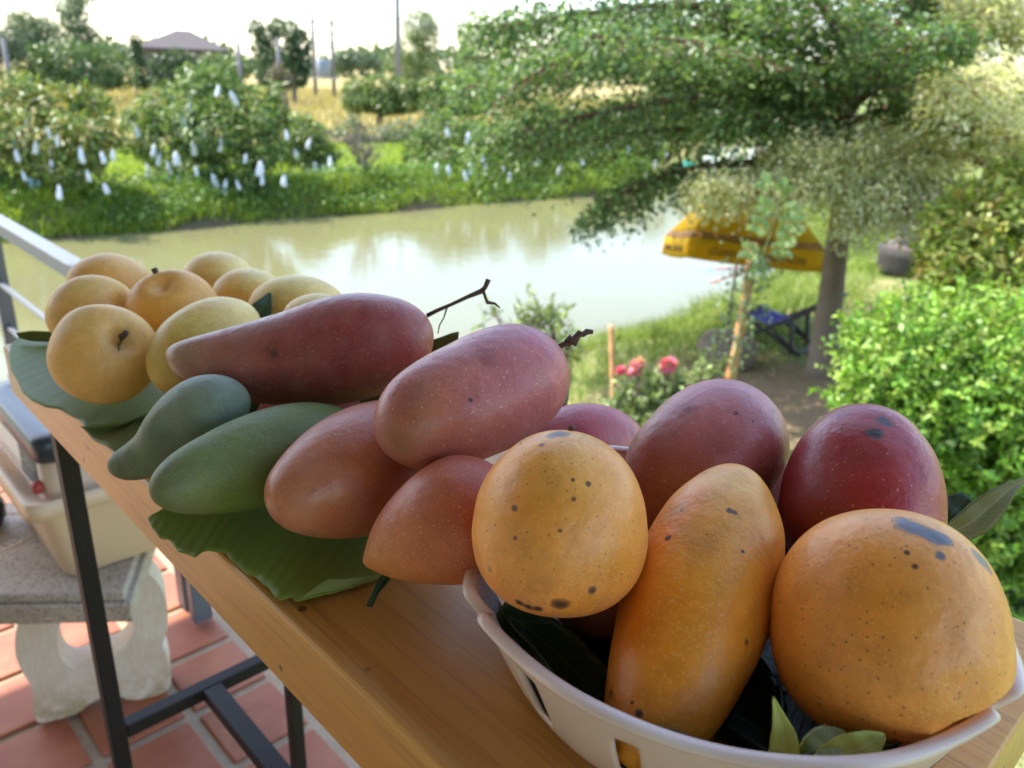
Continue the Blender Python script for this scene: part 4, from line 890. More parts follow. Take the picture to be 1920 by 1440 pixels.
def wall_leaf(q, label, flat=False):
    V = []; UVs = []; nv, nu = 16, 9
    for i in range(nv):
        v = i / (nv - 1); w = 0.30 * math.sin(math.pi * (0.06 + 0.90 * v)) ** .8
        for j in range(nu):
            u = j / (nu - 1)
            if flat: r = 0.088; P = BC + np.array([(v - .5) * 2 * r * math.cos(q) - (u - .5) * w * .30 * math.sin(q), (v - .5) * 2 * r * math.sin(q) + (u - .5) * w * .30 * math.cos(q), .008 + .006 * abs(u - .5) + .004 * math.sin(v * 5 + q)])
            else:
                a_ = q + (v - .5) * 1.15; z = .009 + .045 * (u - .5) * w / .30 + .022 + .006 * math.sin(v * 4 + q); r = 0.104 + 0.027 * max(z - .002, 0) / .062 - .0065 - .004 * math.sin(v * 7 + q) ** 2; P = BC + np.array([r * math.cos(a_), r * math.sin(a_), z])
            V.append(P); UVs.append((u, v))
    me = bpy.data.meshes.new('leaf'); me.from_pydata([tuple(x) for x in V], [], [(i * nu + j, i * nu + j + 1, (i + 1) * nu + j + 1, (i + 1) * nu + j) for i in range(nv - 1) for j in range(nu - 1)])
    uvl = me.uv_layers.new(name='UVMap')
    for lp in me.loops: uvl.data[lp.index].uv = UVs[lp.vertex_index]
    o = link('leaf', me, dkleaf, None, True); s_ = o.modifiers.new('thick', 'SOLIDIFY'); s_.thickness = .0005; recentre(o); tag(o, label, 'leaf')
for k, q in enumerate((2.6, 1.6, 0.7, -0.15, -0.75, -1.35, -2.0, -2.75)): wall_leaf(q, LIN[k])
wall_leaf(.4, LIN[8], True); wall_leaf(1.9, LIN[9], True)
sp_ = tag(empty('leaf_sprig', on(1520, 1430, ZT + .03)), 'sprig of young yellow green leaves at the front rim of the basket', 'sprig')
blade('leaf', [(1462, 1440, 0.321), (1470, 1395, 0.318), (1462, 1350, 0.316), (1450, 1306, 0.316)], [26, 28, 24, 12, 2], yleaf, None, .1, .2, parent=sp_)
blade('leaf', [(1486, 1436, 0.324), (1510, 1405, 0.324), (1548, 1358, 0.328)], [8, 16, 15, 9, 2], yleaf, None, .5, .3, parent=sp_)
blade('leaf', [(1520, 1440, 0.320), (1545, 1400, 0.320), (1592, 1384, 0.322)], [14, 34, 36, 28, 10], pleaf, None, -.4, .15, parent=sp_)
blade('leaf', [(1522, 1436, 0.315), (1570, 1418, 0.313), (1618, 1400, 0.313), (1658, 1376, 0.315)], [10, 26, 36, 34, 24, 5], yleaf, None, .35, .25, parent=sp_)
blade('leaf', [(1530, 1428, 0.312), (1556, 1416, 0.311), (1580, 1412, 0.311)], [6, 14, 12, 3], pleaf, None, 0, .2, parent=sp_)
blade('leaf', [(1640, 1424, 0.324), (1655, 1410, 0.324), (1672, 1405, 0.326)], [8, 16, 12, 2], yleaf, None, 0, .2, parent=sp_)
tw = MB().tube([at(1490, 1450, 0.321), at(1520, 1437, 0.318), at(1545, 1428, 0.316)], [.0012, .001, .0008], 6).build('twig', bark, sp_, True)

# ================================================================== VEGETATION AND THE FAR BANK
LEAF = leaf_mat('foliage', None, None, 0.42, 0.32, 0.4)
LEAF_WAXY = leaf_mat('waxy_foliage', None, None, 0.42, 0.28, 0.4)
GRASS = leaf_mat('grass_blades', None, None, 0.5, 0.45, 0.25)
BARK = plain('bark', (0.16, 0.115, 0.085), 0.9, var=0.4, scale=14, bmp=0.7, bscale=45)
BARK_RED = plain('reddish_bark', (0.15, 0.065, 0.042), 0.85, var=0.4, scale=14, bmp=0.5, bscale=60)
BARK_GREY = plain('grey_bark', (0.24, 0.205, 0.18), 0.9, var=0.35, scale=9, bmp=0.8, bscale=30)
def pal(n, *cols, jit=0.18):
    """one colour per leaf, drawn between the given ones"""
    C = np.array(cols, float); i = rng.integers(0, len(C), n); j = rng.integers(0, len(C), n); f = rng.random(n)[:, None]
    return (C[i] * (1 - f) + C[j] * f) * (1 + jit * rng.normal(size=(n, 1))).clip(0.5, 1.6)
def gpx(x, d, z):
    """image row where a point at distance d in column x meets height z"""
    lo_, hi_ = -400.0, 3000.0
    for _ in range(50):
        mid = (lo_ + hi_) / 2
        if at(x, mid, d)[2] > z: lo_ = mid
        else: hi_ = mid
    return (lo_ + hi_) / 2
def base_at(x, d, z0=None):
    z = z0 if z0 is not None else -1.2
    for _ in range(4):
        p = at(x, gpx(x, d, z), d)
        if z0 is None: z = gz(p[0], p[1])
    return p
def pc(x, y, d, rx, ry=None, rz=None):
    """clump given by its picture centre, distance and radii in picture units"""
    k = d / F_PX; ry = ry or rx
    return (at(x, y, d), np.array([rx * k, (rz or rx) * k, ry * k]))
def tree(name, label, cat, base, clumps, n, leaf, cols, group=None, mat=None, trunk_r=0.08, bark_m=None, droop=0.5, limbs=6, wid=0.35, shell=0.5, jit=0.2, trunk_name='trunk', crown_name='crown'):
    t = tag(empty(name, base), label, cat, group)
    P, u = crown_points(clumps, n, shell)
    d = unit(u * 0.8 + rng.normal(size=(n, 3)) * 0.7 + np.array([0, 0, -droop])); nr = unit(u + rng.normal(size=(n, 3)) * 0.6 + np.array([0, 0, 0.7]))
    leaves_obj(crown_name, P, d, nr, leaf * rng.uniform(0.7, 1.25, n), leaf * wid * rng.uniform(0.8, 1.2, n), mat or LEAF, t, pal(n, *cols, jit=jit))
    mb = MB(); cs = [np.asarray(c) for c, _ in clumps]; top = np.mean(cs, 0); base = np.asarray(base, float)
    fork = base + (top - base) * 0.35 + np.array([0, 0, 0.0])
    mb.tube(limb(base - np.array([0, 0, 0.1]), fork, 0, 5, trunk_r * .3), np.linspace(trunk_r * 1.25, trunk_r * .85, 5), 8)
    for c in cs[:limbs + 6]:
        mb.tube(limb(fork, c, 0.04 * np.linalg.norm(c - fork), 6, trunk_r * .3), np.linspace(trunk_r * .6, trunk_r * .15, 6), 6)
    mb.build(trunk_name, bark_m or BARK, t, True)
    return t

# ---- grass ------------------------------------------------------------
def grass_obj(name, P, H, W, cols, label, lean=0.75, two=True):
    n = len(P); a = rng.uniform(0, 2 * math.pi, n); s = np.stack([np.cos(a), np.sin(a), np.zeros(n)], -1) * (W / 2)[:, None]
    ln = rng.normal(size=(n, 3)) * lean * H[:, None]; ln[:, 2] = 0
    V = np.empty((n, 5, 3)); V[:, 0] = P - s; V[:, 1] = P + s
    mid = P + ln * 0.35 + np.array([0, 0, 1]) * (H * 0.6)[:, None]
    V[:, 2] = mid + s * .75; V[:, 3] = mid - s * .75; V[:, 4] = P + ln + np.array([0, 0, 1]) * (H * rng.uniform(.75, 1.0, n))[:, None]
    t = pal(n, *cols); t5 = np.repeat(t, 5, 0)
    i = np.arange(n)[:, None] * 5
    me_v = V.reshape(-1, 3); Fq = np.concatenate([i, i + 1, i + 2, i + 3], 1); Ft = np.concatenate([i + 3, i + 2, i + 4], 1)
    me = bpy.data.meshes.new(name); me.vertices.add(len(me_v)); me.vertices.foreach_set('co', me_v.astype(np.float32).ravel())
    li = np.concatenate([Fq, Ft], 1).astype(np.int32).ravel(); me.loops.add(len(li)); me.loops.foreach_set('vertex_index', li)
    me.polygons.add(2 * n); ls = np.stack([np.arange(n) * 7, np.arange(n) * 7 + 4], -1).ravel().astype(np.int32); me.polygons.foreach_set('loop_start', ls); me.update(calc_edges=True)
    ca = me.color_attributes.new('tint', 'FLOAT_COLOR', 'POINT'); c4 = np.ones((len(me_v), 4), np.float32); c4[:, :3] = np.clip(t5, 0, 1); ca.data.foreach_set('color', c4.ravel())
    o = link(name, me, GRASS, None, True); tag(o, label, 'grass', None, 'stuff'); return o
def scatter(n, x0, x1, y0, y1, ok):
    out = []
    while sum(map(len, out)) < n:
        X = rng.uniform(x0, x1, n); Y = rng.uniform(y0, y1, n); k = ok(X, Y) > rng.random(n); out.append(np.stack([X[k], Y[k]], -1))
    Q = np.concatenate(out)[:n]; return np.column_stack([Q, ground_h(Q[:, 0], Q[:, 1])])
def patch(X, Y, f, s=0.0): return 0.5 + 0.5 * np.sin(X * f + 1.3 * np.sin(Y * f * .8 + s)) * np.sin(Y * f * 1.1 + 1.1 * np.sin(X * f * .7 + s))
far_ok = lambda X, Y: (is_far(X, Y) & (river_sd(X, Y) > 0.02)) * 1.0
P = scatter(70000, -12, 12, 12, 31, lambda X, Y: far_ok(X, Y) * np.where(river_sd(X, Y) < 1.8, 1.0, 0.5) * (river_sd(X, Y) < 9))
sd_ = river_sd(P[:, 0], P[:, 1]); pt = patch(P[:, 0], P[:, 1], 1.3)
H = np.where(sd_ < 1.6, 0.14 + 0.18 * pt, 0.10 + 0.14 * pt) * rng.uniform(.6, 1.25, len(P))
grass_obj('bank_grass', P, H, 0.022 * rng.uniform(.7, 1.5, len(P)), [(.27, .37, .045), (.36, .46, .065), (.44, .50, .10), (.18, .28, .04)], 'lush bright green grass along the far bank')
P = scatter(16000, -12, 12, 12, 29, lambda X, Y: far_ok(X, Y) * (river_sd(X, Y) < 1.5) * patch(X, Y, .9, 2.0))
n = len(P); w = leaves_obj('bank_weeds', P + np.stack([rng.normal(size=n) * .05, rng.normal(size=n) * .05, rng.uniform(.03, .38, n)], -1), rdir(n, -.1), rdir(n, 1.2), rng.uniform(.06, .13, n), rng.uniform(.035, .07, n), LEAF, None, pal(n, (.09, .19, .04), (.16, .28, .06), (.24, .34, .08)))
tag(w, 'leafy weeds hanging over the water edge of the far bank', 'weeds', None, 'stuff')
P = scatter(26000, -34, 26, 30, 75, lambda X, Y: far_ok(X, Y) * (river_sd(X, Y) > 9))
grass_obj('field_grass', P, rng.uniform(.25, .6, len(P)), rng.uniform(.03, .06, len(P)), [(.42, .32, .14), (.48, .38, .18), (.34, .28, .11), (.24, .24, .08)], 'dry straw coloured grass of the field behind the orchard')
def lawn_ok(X, Y):
    so = np.exp(-((X - 1.6) ** 2 / 2.2 + (Y - 6.6) ** 2 / 2.0)) + 0.9 * np.exp(-((X - 3.0) ** 2 / 1.6 + (Y - 6.9) ** 2 / 1.2))
    near = np.where(is_far(X, Y), 0, 1) * (river_sd(X, Y) > 0.02)
    return near * np.clip(1.0 - 1.1 * so, 0.04, 1) * np.clip(0.25 + patch(X, Y, 1.7, 1.0), 0, 1)
P = scatter(70000, -0.8, 11, 4.2, 22, lawn_ok)
sd_ = river_sd(P[:, 0], P[:, 1]); H = np.where(sd_ < 1.9, .10 + .20 * patch(P[:, 0], P[:, 1], 2.0), .035 + .055 * patch(P[:, 0], P[:, 1], 1.1)) * rng.uniform(.6, 1.3, len(P))
grass_obj('lawn_grass', P, H, rng.uniform(.008, .016, len(P)), [(.22, .32, .055), (.32, .41, .09), (.42, .42, .17), (.28, .38, .08), (.14, .21, .035)], 'patchy short grass on the near bank under the trees', .6)

# ---- mango orchard on the far bank -------------------------------------
MC = [(.07, .145, .034), (.11, .20, .05), (.16, .25, .06), (.30, .36, .09)]
MC_W = MC + [(.42, .30, .08), (.26, .30, .07), (.30, .33, .09)]
ORCH = 'mango trees on the far bank'
def mango(label, bx, d, cl, n, cols=MC, leaf=.19):
    cl = list(cl)
    for (x, y, dz, r, ry) in list(cl):
        for _ in range(3):
            a_ = rng.uniform(0, 6.28); f = rng.uniform(.75, 1.1); cl.append((x + r * f * math.cos(a_), y + ry * f * math.sin(a_) * .9, dz + rng.uniform(-.4, .3), r * rng.uniform(.26, .42), ry * rng.uniform(.3, .45)))
    cl = [(x, y, dz, r * .86, ry * .86) for x, y, dz, r, ry in cl]
    return tree('mango_tree', label, 'tree', base_at(bx, d), [pc(x, y, d + dz, r, ry) for x, y, dz, r, ry in cl], int(n * 1.7), leaf, cols, ORCH, LEAF_WAXY, .07, None, .55, 6, .26, .35)
mango('mango tree at the left border with bags hanging in yellowing leaves', 75, 15.2, [(20, 190, 0, 70, 52), (110, 200, .3, 62, 48), (60, 250, -.3, 85, 60), (150, 270, 0, 62, 55), (10, 300, .2, 70, 45), (120, 315, -.2, 55, 30), (190, 250, .3, 38, 45), (-70, 240, 0, 80, 80), (40, 160, .4, 40, 26), (175, 205, .4, 26, 24)], 4600, MC_W)
mango('tallest mango tree, dense and dark, in the middle of the left bank', 395, 17.6, [(390, 180, 0, 75, 52), (320, 200, .2, 65, 48), (460, 200, .2, 66, 50), (400, 240, -.5, 95, 60), (300, 265, 0, 60, 52), (490, 270, 0, 55, 52), (360, 310, -.4, 70, 32), (450, 310, -.2, 66, 34), (410, 148, .3, 44, 26), (505, 230, .3, 40, 40), (270, 225, .3, 40, 40)], 6200)
mango('small mango tree right beside the tallest one', 580, 20.2, [(575, 255, 0, 42, 36), (600, 285, 0, 32, 30), (552, 285, .2, 30, 34), (585, 305, 0, 34, 20)], 1500)
mango('mango tree behind the bare shrub with bags near the ground', 850, 21.6, [(830, 250, 0, 58, 40), (890, 265, 0, 62, 42), (850, 290, -.3, 66, 34), (930, 285, .3, 40, 36), (790, 275, .3, 40, 36)], 2600)
mango('mango tree at the far right of the orchard seen under the spreading tree', 1170, 26, [(1150, 250, 0, 60, 40), (1215, 245, .5, 60, 42), (1180, 280, 0, 62, 28), (1100, 265, 0, 44, 34)], 2200)
mango('mango tree between the two others on the right half of the far bank', 1020, 23.5, [(1010, 250, 0, 58, 44), (1060, 270, 0, 44, 36), (985, 285, 0, 40, 26), (1020, 220, .5, 50, 32)], 2000)
mango('hazy grey green mango tree in the second row behind the bare shrub', 690, 27, [(650, 255, 0, 45, 34), (700, 265, 0, 46, 34), (745, 255, .5, 44, 36), (790, 245, 1, 40, 30)], 1700, [(.10, .15, .07), (.16, .21, .11), (.2, .25, .13)])  # greyed leaf colours carry the haze
mango('low mango tree behind the left one, in front of the straw field', 170, 24, [(160, 190, 0, 36, 22), (190, 200, 0, 28, 20), (140, 205, 0, 26, 22)], 800)
mango('young mango tree under the spreading canopy, partly hidden by drooping branches', 1310, 29, [(1290, 255, 0, 50, 36), (1340, 260, 0, 46, 36), (1310, 235, 0, 40, 30)], 1300)

# paper bags over the fruit
paper = plain('bag_paper', (0.70, 0.73, 0.78), 0.6, var=0.06, scale=9)
def bag_mesh(sd=0):
    rr = random.Random(sd)
    L = .30; rings = [(0.0, .006), (-.03, .012), (-.06, .034), (-.13, .055), (-.22, .066), (-.285, .066), (-.30, .05)]
    V = []; n = 10
    for z, r in rings:
        for k in range(n):
            q = 2 * math.pi * k / n; w_ = 1 + .22 * math.sin(3 * q + z * 24 + sd * 2) + rr.uniform(-.12, .12); V.append((r * math.cos(q) * w_ + .10 * z * math.sin(sd * 2.3), r * (.5 + .1 * (sd % 3)) * math.sin(q) * w_, z + rr.uniform(-.012, .012)))
    F_ = [(i * n + k, i * n + (k + 1) % n, (i + 1) * n + (k + 1) % n, (i + 1) * n + k) for i in range(len(rings) - 1) for k in range(n)]
    F_ += [tuple(range(n)), tuple((len(rings) - 1) * n + k for k in range(n))[::-1]]
    return V, F_
bms = []
BAGS = [('left', 15.0, [(88, 236), (108, 248), (90, 268), (148, 272), (190, 282), (210, 278), (22, 256), (28, 278), (110, 345), (193, 342), (162, 318), (95, 298), (52, 222), (40, 318), (68, 262)]),
        ('tall', 17.2, [(255, 236), (380, 244), (362, 264), (415, 258), (300, 286), (312, 300), (330, 282), (275, 305), (333, 328), (365, 310), (424, 334), (398, 325), (462, 286), (490, 300), (492, 326), (533, 326), (240, 340), (252, 334), (442, 336), (410, 158), (432, 168), (440, 178), (355, 188), (340, 212), (535, 242), (290, 268), (318, 318)]),
        ('small', 20.0, [(582, 256), (590, 302), (605, 308), (618, 292), (575, 318), (552, 278)]),
        ('shrub', 21.3, [(838, 238), (880, 246), (915, 272), (905, 292), (840, 308), (820, 304), (910, 302), (945, 304), (955, 322), (870, 318), (882, 304)]),
        ('mid', 23.2, [(975, 268), (1015, 284), (1040, 255), (1050, 304), (1090, 298), (1000, 300)]),
        ('right', 25.6, [(1110, 270), (1140, 290), (1145, 264), (1180, 276), (1195, 250), (1200, 300), (1220, 246), (1235, 264), (1250, 280), (1160, 290), (1230, 300)])]
BAGLAB = {'left': 'mango tree at the left border', 'tall': 'tallest mango tree', 'small': 'small mango tree', 'shrub': 'tree behind the bare shrub', 'mid': 'middle right mango tree', 'right': 'far right mango tree'}
ORD = 'first second third fourth fifth sixth seventh eighth ninth tenth eleventh twelfth thirteenth fourteenth fifteenth sixteenth seventeenth eighteenth nineteenth twentieth twenty-first twenty-second twenty-third twenty-fourth twenty-fifth twenty-sixth twenty-seventh'.split()
for key, d, pts in BAGS:
    for bi, (x, y) in enumerate(sorted(pts)):
        if len(bms) < 7:
            o = mesh('fruit_bag', *bag_mesh(len(bms)), paper, None, True); bms.append(o.data)
        else:
            o = bpy.data.objects.new('fruit_bag', random.choice(bms)); COL.objects.link(o)
        o.location = at(x, y, d - (.45 if key in ('left', 'tall') else 1.0) + random.uniform(-.35, .2)); o.rotation_euler = (random.uniform(-.25, .25), random.uniform(-.25, .25), random.uniform(0, 3.1))
        k = random.uniform(.7, 1.1) * (d / 17) ** .4; o.scale = (k * 1.05, k * 1.05, k)
        tag(o, 'white fruit bag, ' + ORD[bi] + ' from the left in the ' + BAGLAB[key], 'fruit bag', 'fruit bags in the ' + BAGLAB[key])
bb = MB(); q0 = at(62, 335, 14.9)
bb.prism([q0 + np.array(v) for v in ((-.10, 0, 0), (-.02, .02, .01), (.03, .02, -.10), (.10, 0, .0), (.12, 0, -.06), (.05, .02, -.2), (.03, .02, -.45), (-.02, .02, -.45), (-.03, .02, -.22), (-.09, 0, -.3))], (0, .05, 0))
tag(recentre(bb.build('plastic_rag', plain('pale_blue_plastic', (.30, .46, .60), .5), None, False, .008)), 'pale blue plastic rag hanging below the left mango tree', 'rag')
tm = MB(); tc = at(1283, 308, 26); tm.tube([tc + np.array([0, 0, z]) for z in (-.7, -.55, -.2, .05, .12)], [.52, .56, .5, .3, .08], 12)
tag(recentre(tm.build('tarpaulin', plain('teal_tarpaulin', (.03, .25, .17), .5, bmp=.4, bscale=6), None, True)), 'teal green tarpaulin bundle on the far bank left of the tree', 'tarpaulin')

# bare shrub on the far bank
def twigs(mb, p, d, L, r, depth):
    q = p + d * L; mid = (p + q) / 2 + rng.normal(size=3) * L * .06
    mb.tube([p, mid, q], [r, r * .85, r * .7], 5 if r > .008 else 4, False)
    if depth == 0: return
    for _ in range(3 if depth > 1 else 2):
        twigs(mb, q if rng.random() < .6 else mid, unit(d + rng.normal(size=3) * .42 + np.array([0, 0, .12])), L * rng.uniform(.6, .85), r * .62, depth - 1)
sb = tag(empty('bare_shrub', base_at(681, 19.4)), 'leafless grey brown shrub standing alone on the green far bank', 'shrub')
mb = MB(); b_ = base_at(681, 19.4)
for dx, L in ((.05, .62), (.32, .5), (-.22, .45), (.12, .5)):
    twigs(mb, b_ - np.array([0, 0, .05]), unit(np.array([dx, rng.normal() * .1, 1])), L, .032, 4)
mb.build('branches', plain('dry_twigs', (.22, .17, .14), .9, var=.3), sb, True)

# ---- background ---------------------------------------------------------
FC = [(.06, .11, .04), (.09, .15, .05), (.13, .19, .07)]
def bg(name, label, bx, d, cl, n, leaf, cols=FC, cat='tree', **kw):
    return tree(name, label, cat, base_at(bx, d, -1.0), [pc(x, y, d + dz, r, ry) for x, y, dz, r, ry in cl], n, leaf, cols, kw.pop('group', None), trunk_r=kw.pop('tr', .14), **kw)
bg('bamboo_clump', 'feathery bamboo arching over the bushes at the upper left', 70, 42, [(45, 45, 0, 26, 30), (70, 62, 0, 30, 34), (95, 55, 0, 22, 24), (80, 95, 0, 26, 30), (30, 40, 0, 16, 20)], 2600, .42, [(.14, .21, .09), (.18, .25, .11), (.10, .16, .06)], 'bamboo', wid=.14, droop=.9)
bg('bamboo_clump', 'tall plume of bamboo cut by the top edge beside the arching one', 150, 43, [(128, 10, 0, 24, 18), (142, 35, 0, 24, 26), (150, 68, 0, 22, 26), (165, 95, 0, 22, 24), (150, -15, 0, 24, 18), (172, 60, 0, 12, 10)], 2600, .40, [(.14, .21, .09), (.19, .25, .10), (.10, .16, .06)], 'bamboo', wid=.14, droop=.8)
bg('bush', 'broad dark green bush mass left of the house', 150, 40, [(70, 120, 0, 50, 34), (130, 115, 0, 55, 40), (190, 120, 0, 45, 36), (225, 135, 0, 32, 26), (100, 145, 0, 60, 22), (180, 148, 0, 50, 18)], 4200, .30, [(.075, .14, .045), (.11, .18, .06), (.14, .21, .07)], 'bush')
bg('tree', 'greyish tree at the left border above the mango tree', 5, 38, [(5, 75, 0, 36, 22), (-30, 85, 0, 40, 30), (20, 95, 0, 26, 14)], 1300, .3, [(.09, .13, .07), (.13, .17, .10)])
bg('column_tree', 'slim dark columnar tree just left of the house', 256, 52, [(253, 75, 0, 9, 14), (257, 100, 0, 11, 20), (262, 128, 0, 13, 22), (268, 150, 0, 13, 18)], 1000, .3, [(.04, .08, .03), (.06, .11, .035)], shell=.3)
bg('bush', 'rounded dark bush in front of the house', 325, 50, [(305, 120, 0, 24, 20), (335, 112, 0, 28, 18), (330, 140, 0, 36, 18), (300, 150, 0, 20, 12)], 2000, .3, [(.04, .085, .03), (.08, .13, .045)], 'bush')
bg('bush', 'pale green bush to the right of the house', 420, 48, [(400, 118, 0, 26, 18), (430, 130, 0, 28, 22), (385, 140, 0, 26, 14), (455, 125, 0, 16, 20)], 1700, .28, [(.12, .19, .07), (.17, .24, .09)], 'bush')
bg('tree', 'lighter forked tree left of the dark one beside the transformer poles', 505, 46, [(480, 52, 0, 15, 13), (500, 68, 0, 18, 18), (490, 88, 0, 18, 18), (508, 112, 0, 22, 20), (520, 50, 0, 15, 16), (505, 140, 0, 26, 22)], 2200, .3, [(.08, .14, .05), (.13, .19, .07), (.05, .1, .035)])
bg('tree', 'dark upright tree touching the transformer poles', 552, 45.5, [(548, 60, 0, 17, 20), (560, 80, 0, 22, 22), (545, 105, 0, 22, 24), (565, 115, 0, 18, 20), (552, 140, 0, 26, 20)], 2400, .3, [(.045, .09, .03), (.08, .13, .045)])
bg('bush', 'reddish brown brush below the dark upright tree', 545, 36, [(530, 150, 0, 18, 16), (520, 135, 0, 12, 14)], 500, .25, [(.14, .13, .07), (.2, .17, .1)], 'bush')
bg('bamboo_clump', 'tall yellow green bamboo clump behind the concrete pole', 785, 50, [(785, 45, 0, 30, 30), (800, 70, 0, 26, 30), (770, 95, 0, 32, 30), (795, 115, 0, 28, 26), (805, 40, 0, 16, 20), (765, 130, 0, 34, 20), (732, 115, 0, 12, 18)], 4200, .40, [(.19, .25, .07), (.24, .30, .09), (.13, .19, .05)], 'bamboo', wid=.14, droop=.8)
bg('bush', 'yellow green leafy bush in the field before the bamboo', 710, 34, [(670, 170, 0, 28, 22), (710, 165, 0, 36, 24), (755, 170, 0, 30, 22), (700, 185, 0, 50, 14), (780, 172, 0, 20, 18), (670, 192, 0, 30, 16), (720, 196, 0, 40, 16), (765, 192, 0, 34, 16)], 4200, .24, [(.15, .22, .05), (.21, .28, .07), (.09, .15, .04)], 'bush')
bg('bush', 'bright bush left of the drooping canopy', 830, 33, [(815, 160, 0, 28, 20), (850, 165, 0, 34, 26), (880, 150, 0, 26, 24), (840, 180, 0, 36, 14), (820, 198, 0, 34, 18), (870, 195, 0, 40, 20), (910, 180, 0, 30, 24)], 3600, .24, [(.17, .25, .06), (.11, .18, .05)], 'bush')
bg('tree', 'thin hazy tree rising behind the canopy edge', 872, 55, [(870, 60, 0, 14, 22), (880, 90, 0, 16, 20), (868, 112, 0, 18, 16)], 700, .32, [(.12, .17, .09), (.17, .22, .12)])  # haze painted as paler, greyer leaves
bg('bush', 'rounded hazy tree on the horizon right of the poles', 660, 80, [(650, 108, 0, 22, 14), (680, 112, 0, 26, 14), (640, 120, 0, 18, 12), (705, 118, 0, 20, 10)], 1500, .5, [(.13, .19, .10), (.16, .22, .12)], 'tree')  # distance haze is put into these greyish leaf colours
n = 9000; xx = rng.uniform(-260, 200, n); P = np.stack([xx, 165 + 18 * np.sin(xx * .05) + rng.uniform(-6, 6, n), -1 + (3.6 + 1.6 * np.sin(xx * .11) * np.sin(xx * .037) + 1.0 * np.sin(xx * .41)) * rng.random(n) ** .6], -1)
fw = leaves_obj('far_treeline', P, rdir(n), rdir(n, .5), rng.uniform(1.4, 2.6, n), rng.uniform(.8, 1.5, n), LEAF, None, pal(n, (.11, .16, .09), (.15, .20, .12)))  # haze mixed into the leaf colours as a dull pale green
tag(fw, 'low hazy line of far-off trees along the horizon', 'wood', None, 'stuff')

# house
hp = at(342, 91, 66); hz = hp[2]; hx, hy = hp[0], hp[1]
hd = unit(np.array([hx, hy, 0])); hs = np.array([hd[1], -hd[0], 0]); gz0 = -1.0
house = tag(empty('house', (hx, hy, gz0)), 'low house with a purplish grey hipped roof beyond the field', 'house')
W2, D2, RH = 3.55, 3.0, 1.45
cz = np.array([hx, hy, 0]) + hd * D2
cor = lambda s, d, z: cz + hs * s + hd * d + np.array([0, 0, z])
mb = MB(); mb.add([cor(-W2, -D2, hz), cor(W2, -D2, hz), cor(W2, D2, hz), cor(-W2, D2, hz), cor(-.35, 0, hz + RH), cor(.75, 0, hz + RH), cor(-W2, -D2, hz - .16), cor(W2, -D2, hz - .16), cor(W2, D2, hz - .16), cor(-W2, D2, hz - .16)],
                  [(0, 1, 5, 4), (1, 2, 5), (2, 3, 4, 5), (3, 0, 4), (6, 7, 1, 0), (7, 8, 2, 1), (8, 9, 3, 2), (9, 6, 0, 3), (9, 8, 7, 6)])
mb.build('roof', plain('purplish_tiles', (.082, .068, .068), .85, var=.12, scale=3), house)
hw_ = plain('dark_plaster', (.16, .14, .13), .9)
mb = MB().prism([cor(-W2 + .6, -D2 + .6, gz0), cor(W2 - .6, -D2 + .6, gz0), cor(W2 - .6, D2 - .6, gz0), cor(-W2 + .6, D2 - .6, gz0)], (0, 0, hz - .16 - gz0)); mb.build('wall', hw_, house)
for s in (-1.9, 0, 1.9):
    fr = MB().box(cor(s, -D2 + .58, hz - 1.2), hs * .55, hd * .03, (0, 0, .6)).build('window', plain('window_frame', (.4, .36, .32), .6), house)
    MB().box(cor(s, -D2 + .55, hz - 1.2), hs * .48, hd * .012, (0, 0, .53)).build('pane', solid_mat('dark_glass', (.03, .035, .04), .1), fr)
# poles
concp = plain('concrete_pole', (.2, .195, .19), .85, var=.15)
def pole(name, label, x, ytop, d, r, cat='pole', group=None):
    b_ = base_at(x, d, -1.0); t_ = at(x + 1, ytop, d)
    b_ = np.array([t_[0], t_[1], -1.05]); e = tag(empty(name, b_), label, cat, group)
    MB().tube([b_, t_], [r * 1.15, r * .85], 10).build('shaft', concp, e, True)
    MB().tube([t_, t_ + np.array([0, 0, .06])], [r * .9, r * .5], 10).build('cap', concp, e, True); return e
pole('concrete_pole', 'pale concrete power pole in front of the yellow green bamboo', 743, -60, 46, .17)
pole('concrete_post', 'stubby grey post right of the house', 445, 82, 44, .13, 'post'); pole('concrete_post', 'thin grey post in front of the forked tree', 519, 72, 42, .12, 'post')
pole('concrete_post', 'weathered grey post at the left border below the greyish tree', 4, 72, 36, .12, 'post')
p1, p2 = at(582, -30, 54), at(621, 34, 54)
tp = tag(empty('transformer_poles', (p1 + p2) / 2 * [1, 1, 0] + np.array([0, 0, -1.0])), 'pair of power poles joined by crossarms carrying a grey transformer', 'power pole')
steel = plain('galvanised', (.42, .44, .46), .5, .4)
for q in (p1, p2): MB().tube([np.array([q[0], q[1], -1.05]), q], [.15, .11], 10).build('pole', concp, tp, True)
for y in (42, 62, 80, 88):
    z = at(600, y, 54)[2]; MB().bar(np.array([p1[0] - .35, p1[1] - .14, z]), np.array([p2[0] + (.8 if y == 42 else .3), p2[1] - .14, z]), .10, .12).build('crossarm', steel, tp)
for q in (p1, p2, (p1 + p2) / 2):
    MB().tube([np.array([q[0] + .1, q[1] - .14, at(600, 42, 54)[2] + z]) for z in (.06, .2, .32)], [.05, .08, .04], 8).build('insulator', plain('porcelain', (.35, .3, .28), .3), tp, True)
tz = at(606, 128, 54); tr_ = MB().tube([tz + np.array([0, 0, z]) for z in (-.55, -.5, .5, .55)], [.4, .45, .45, .38], 14).build('transformer', plain('transformer_grey', (.26, .29, .33), .5), tp, True)
MB().bar(tz + np.array([-.95, 0, -.62]), tz + np.array([.95, 0, -.62]), .5, .08).build('platform', steel, tp)
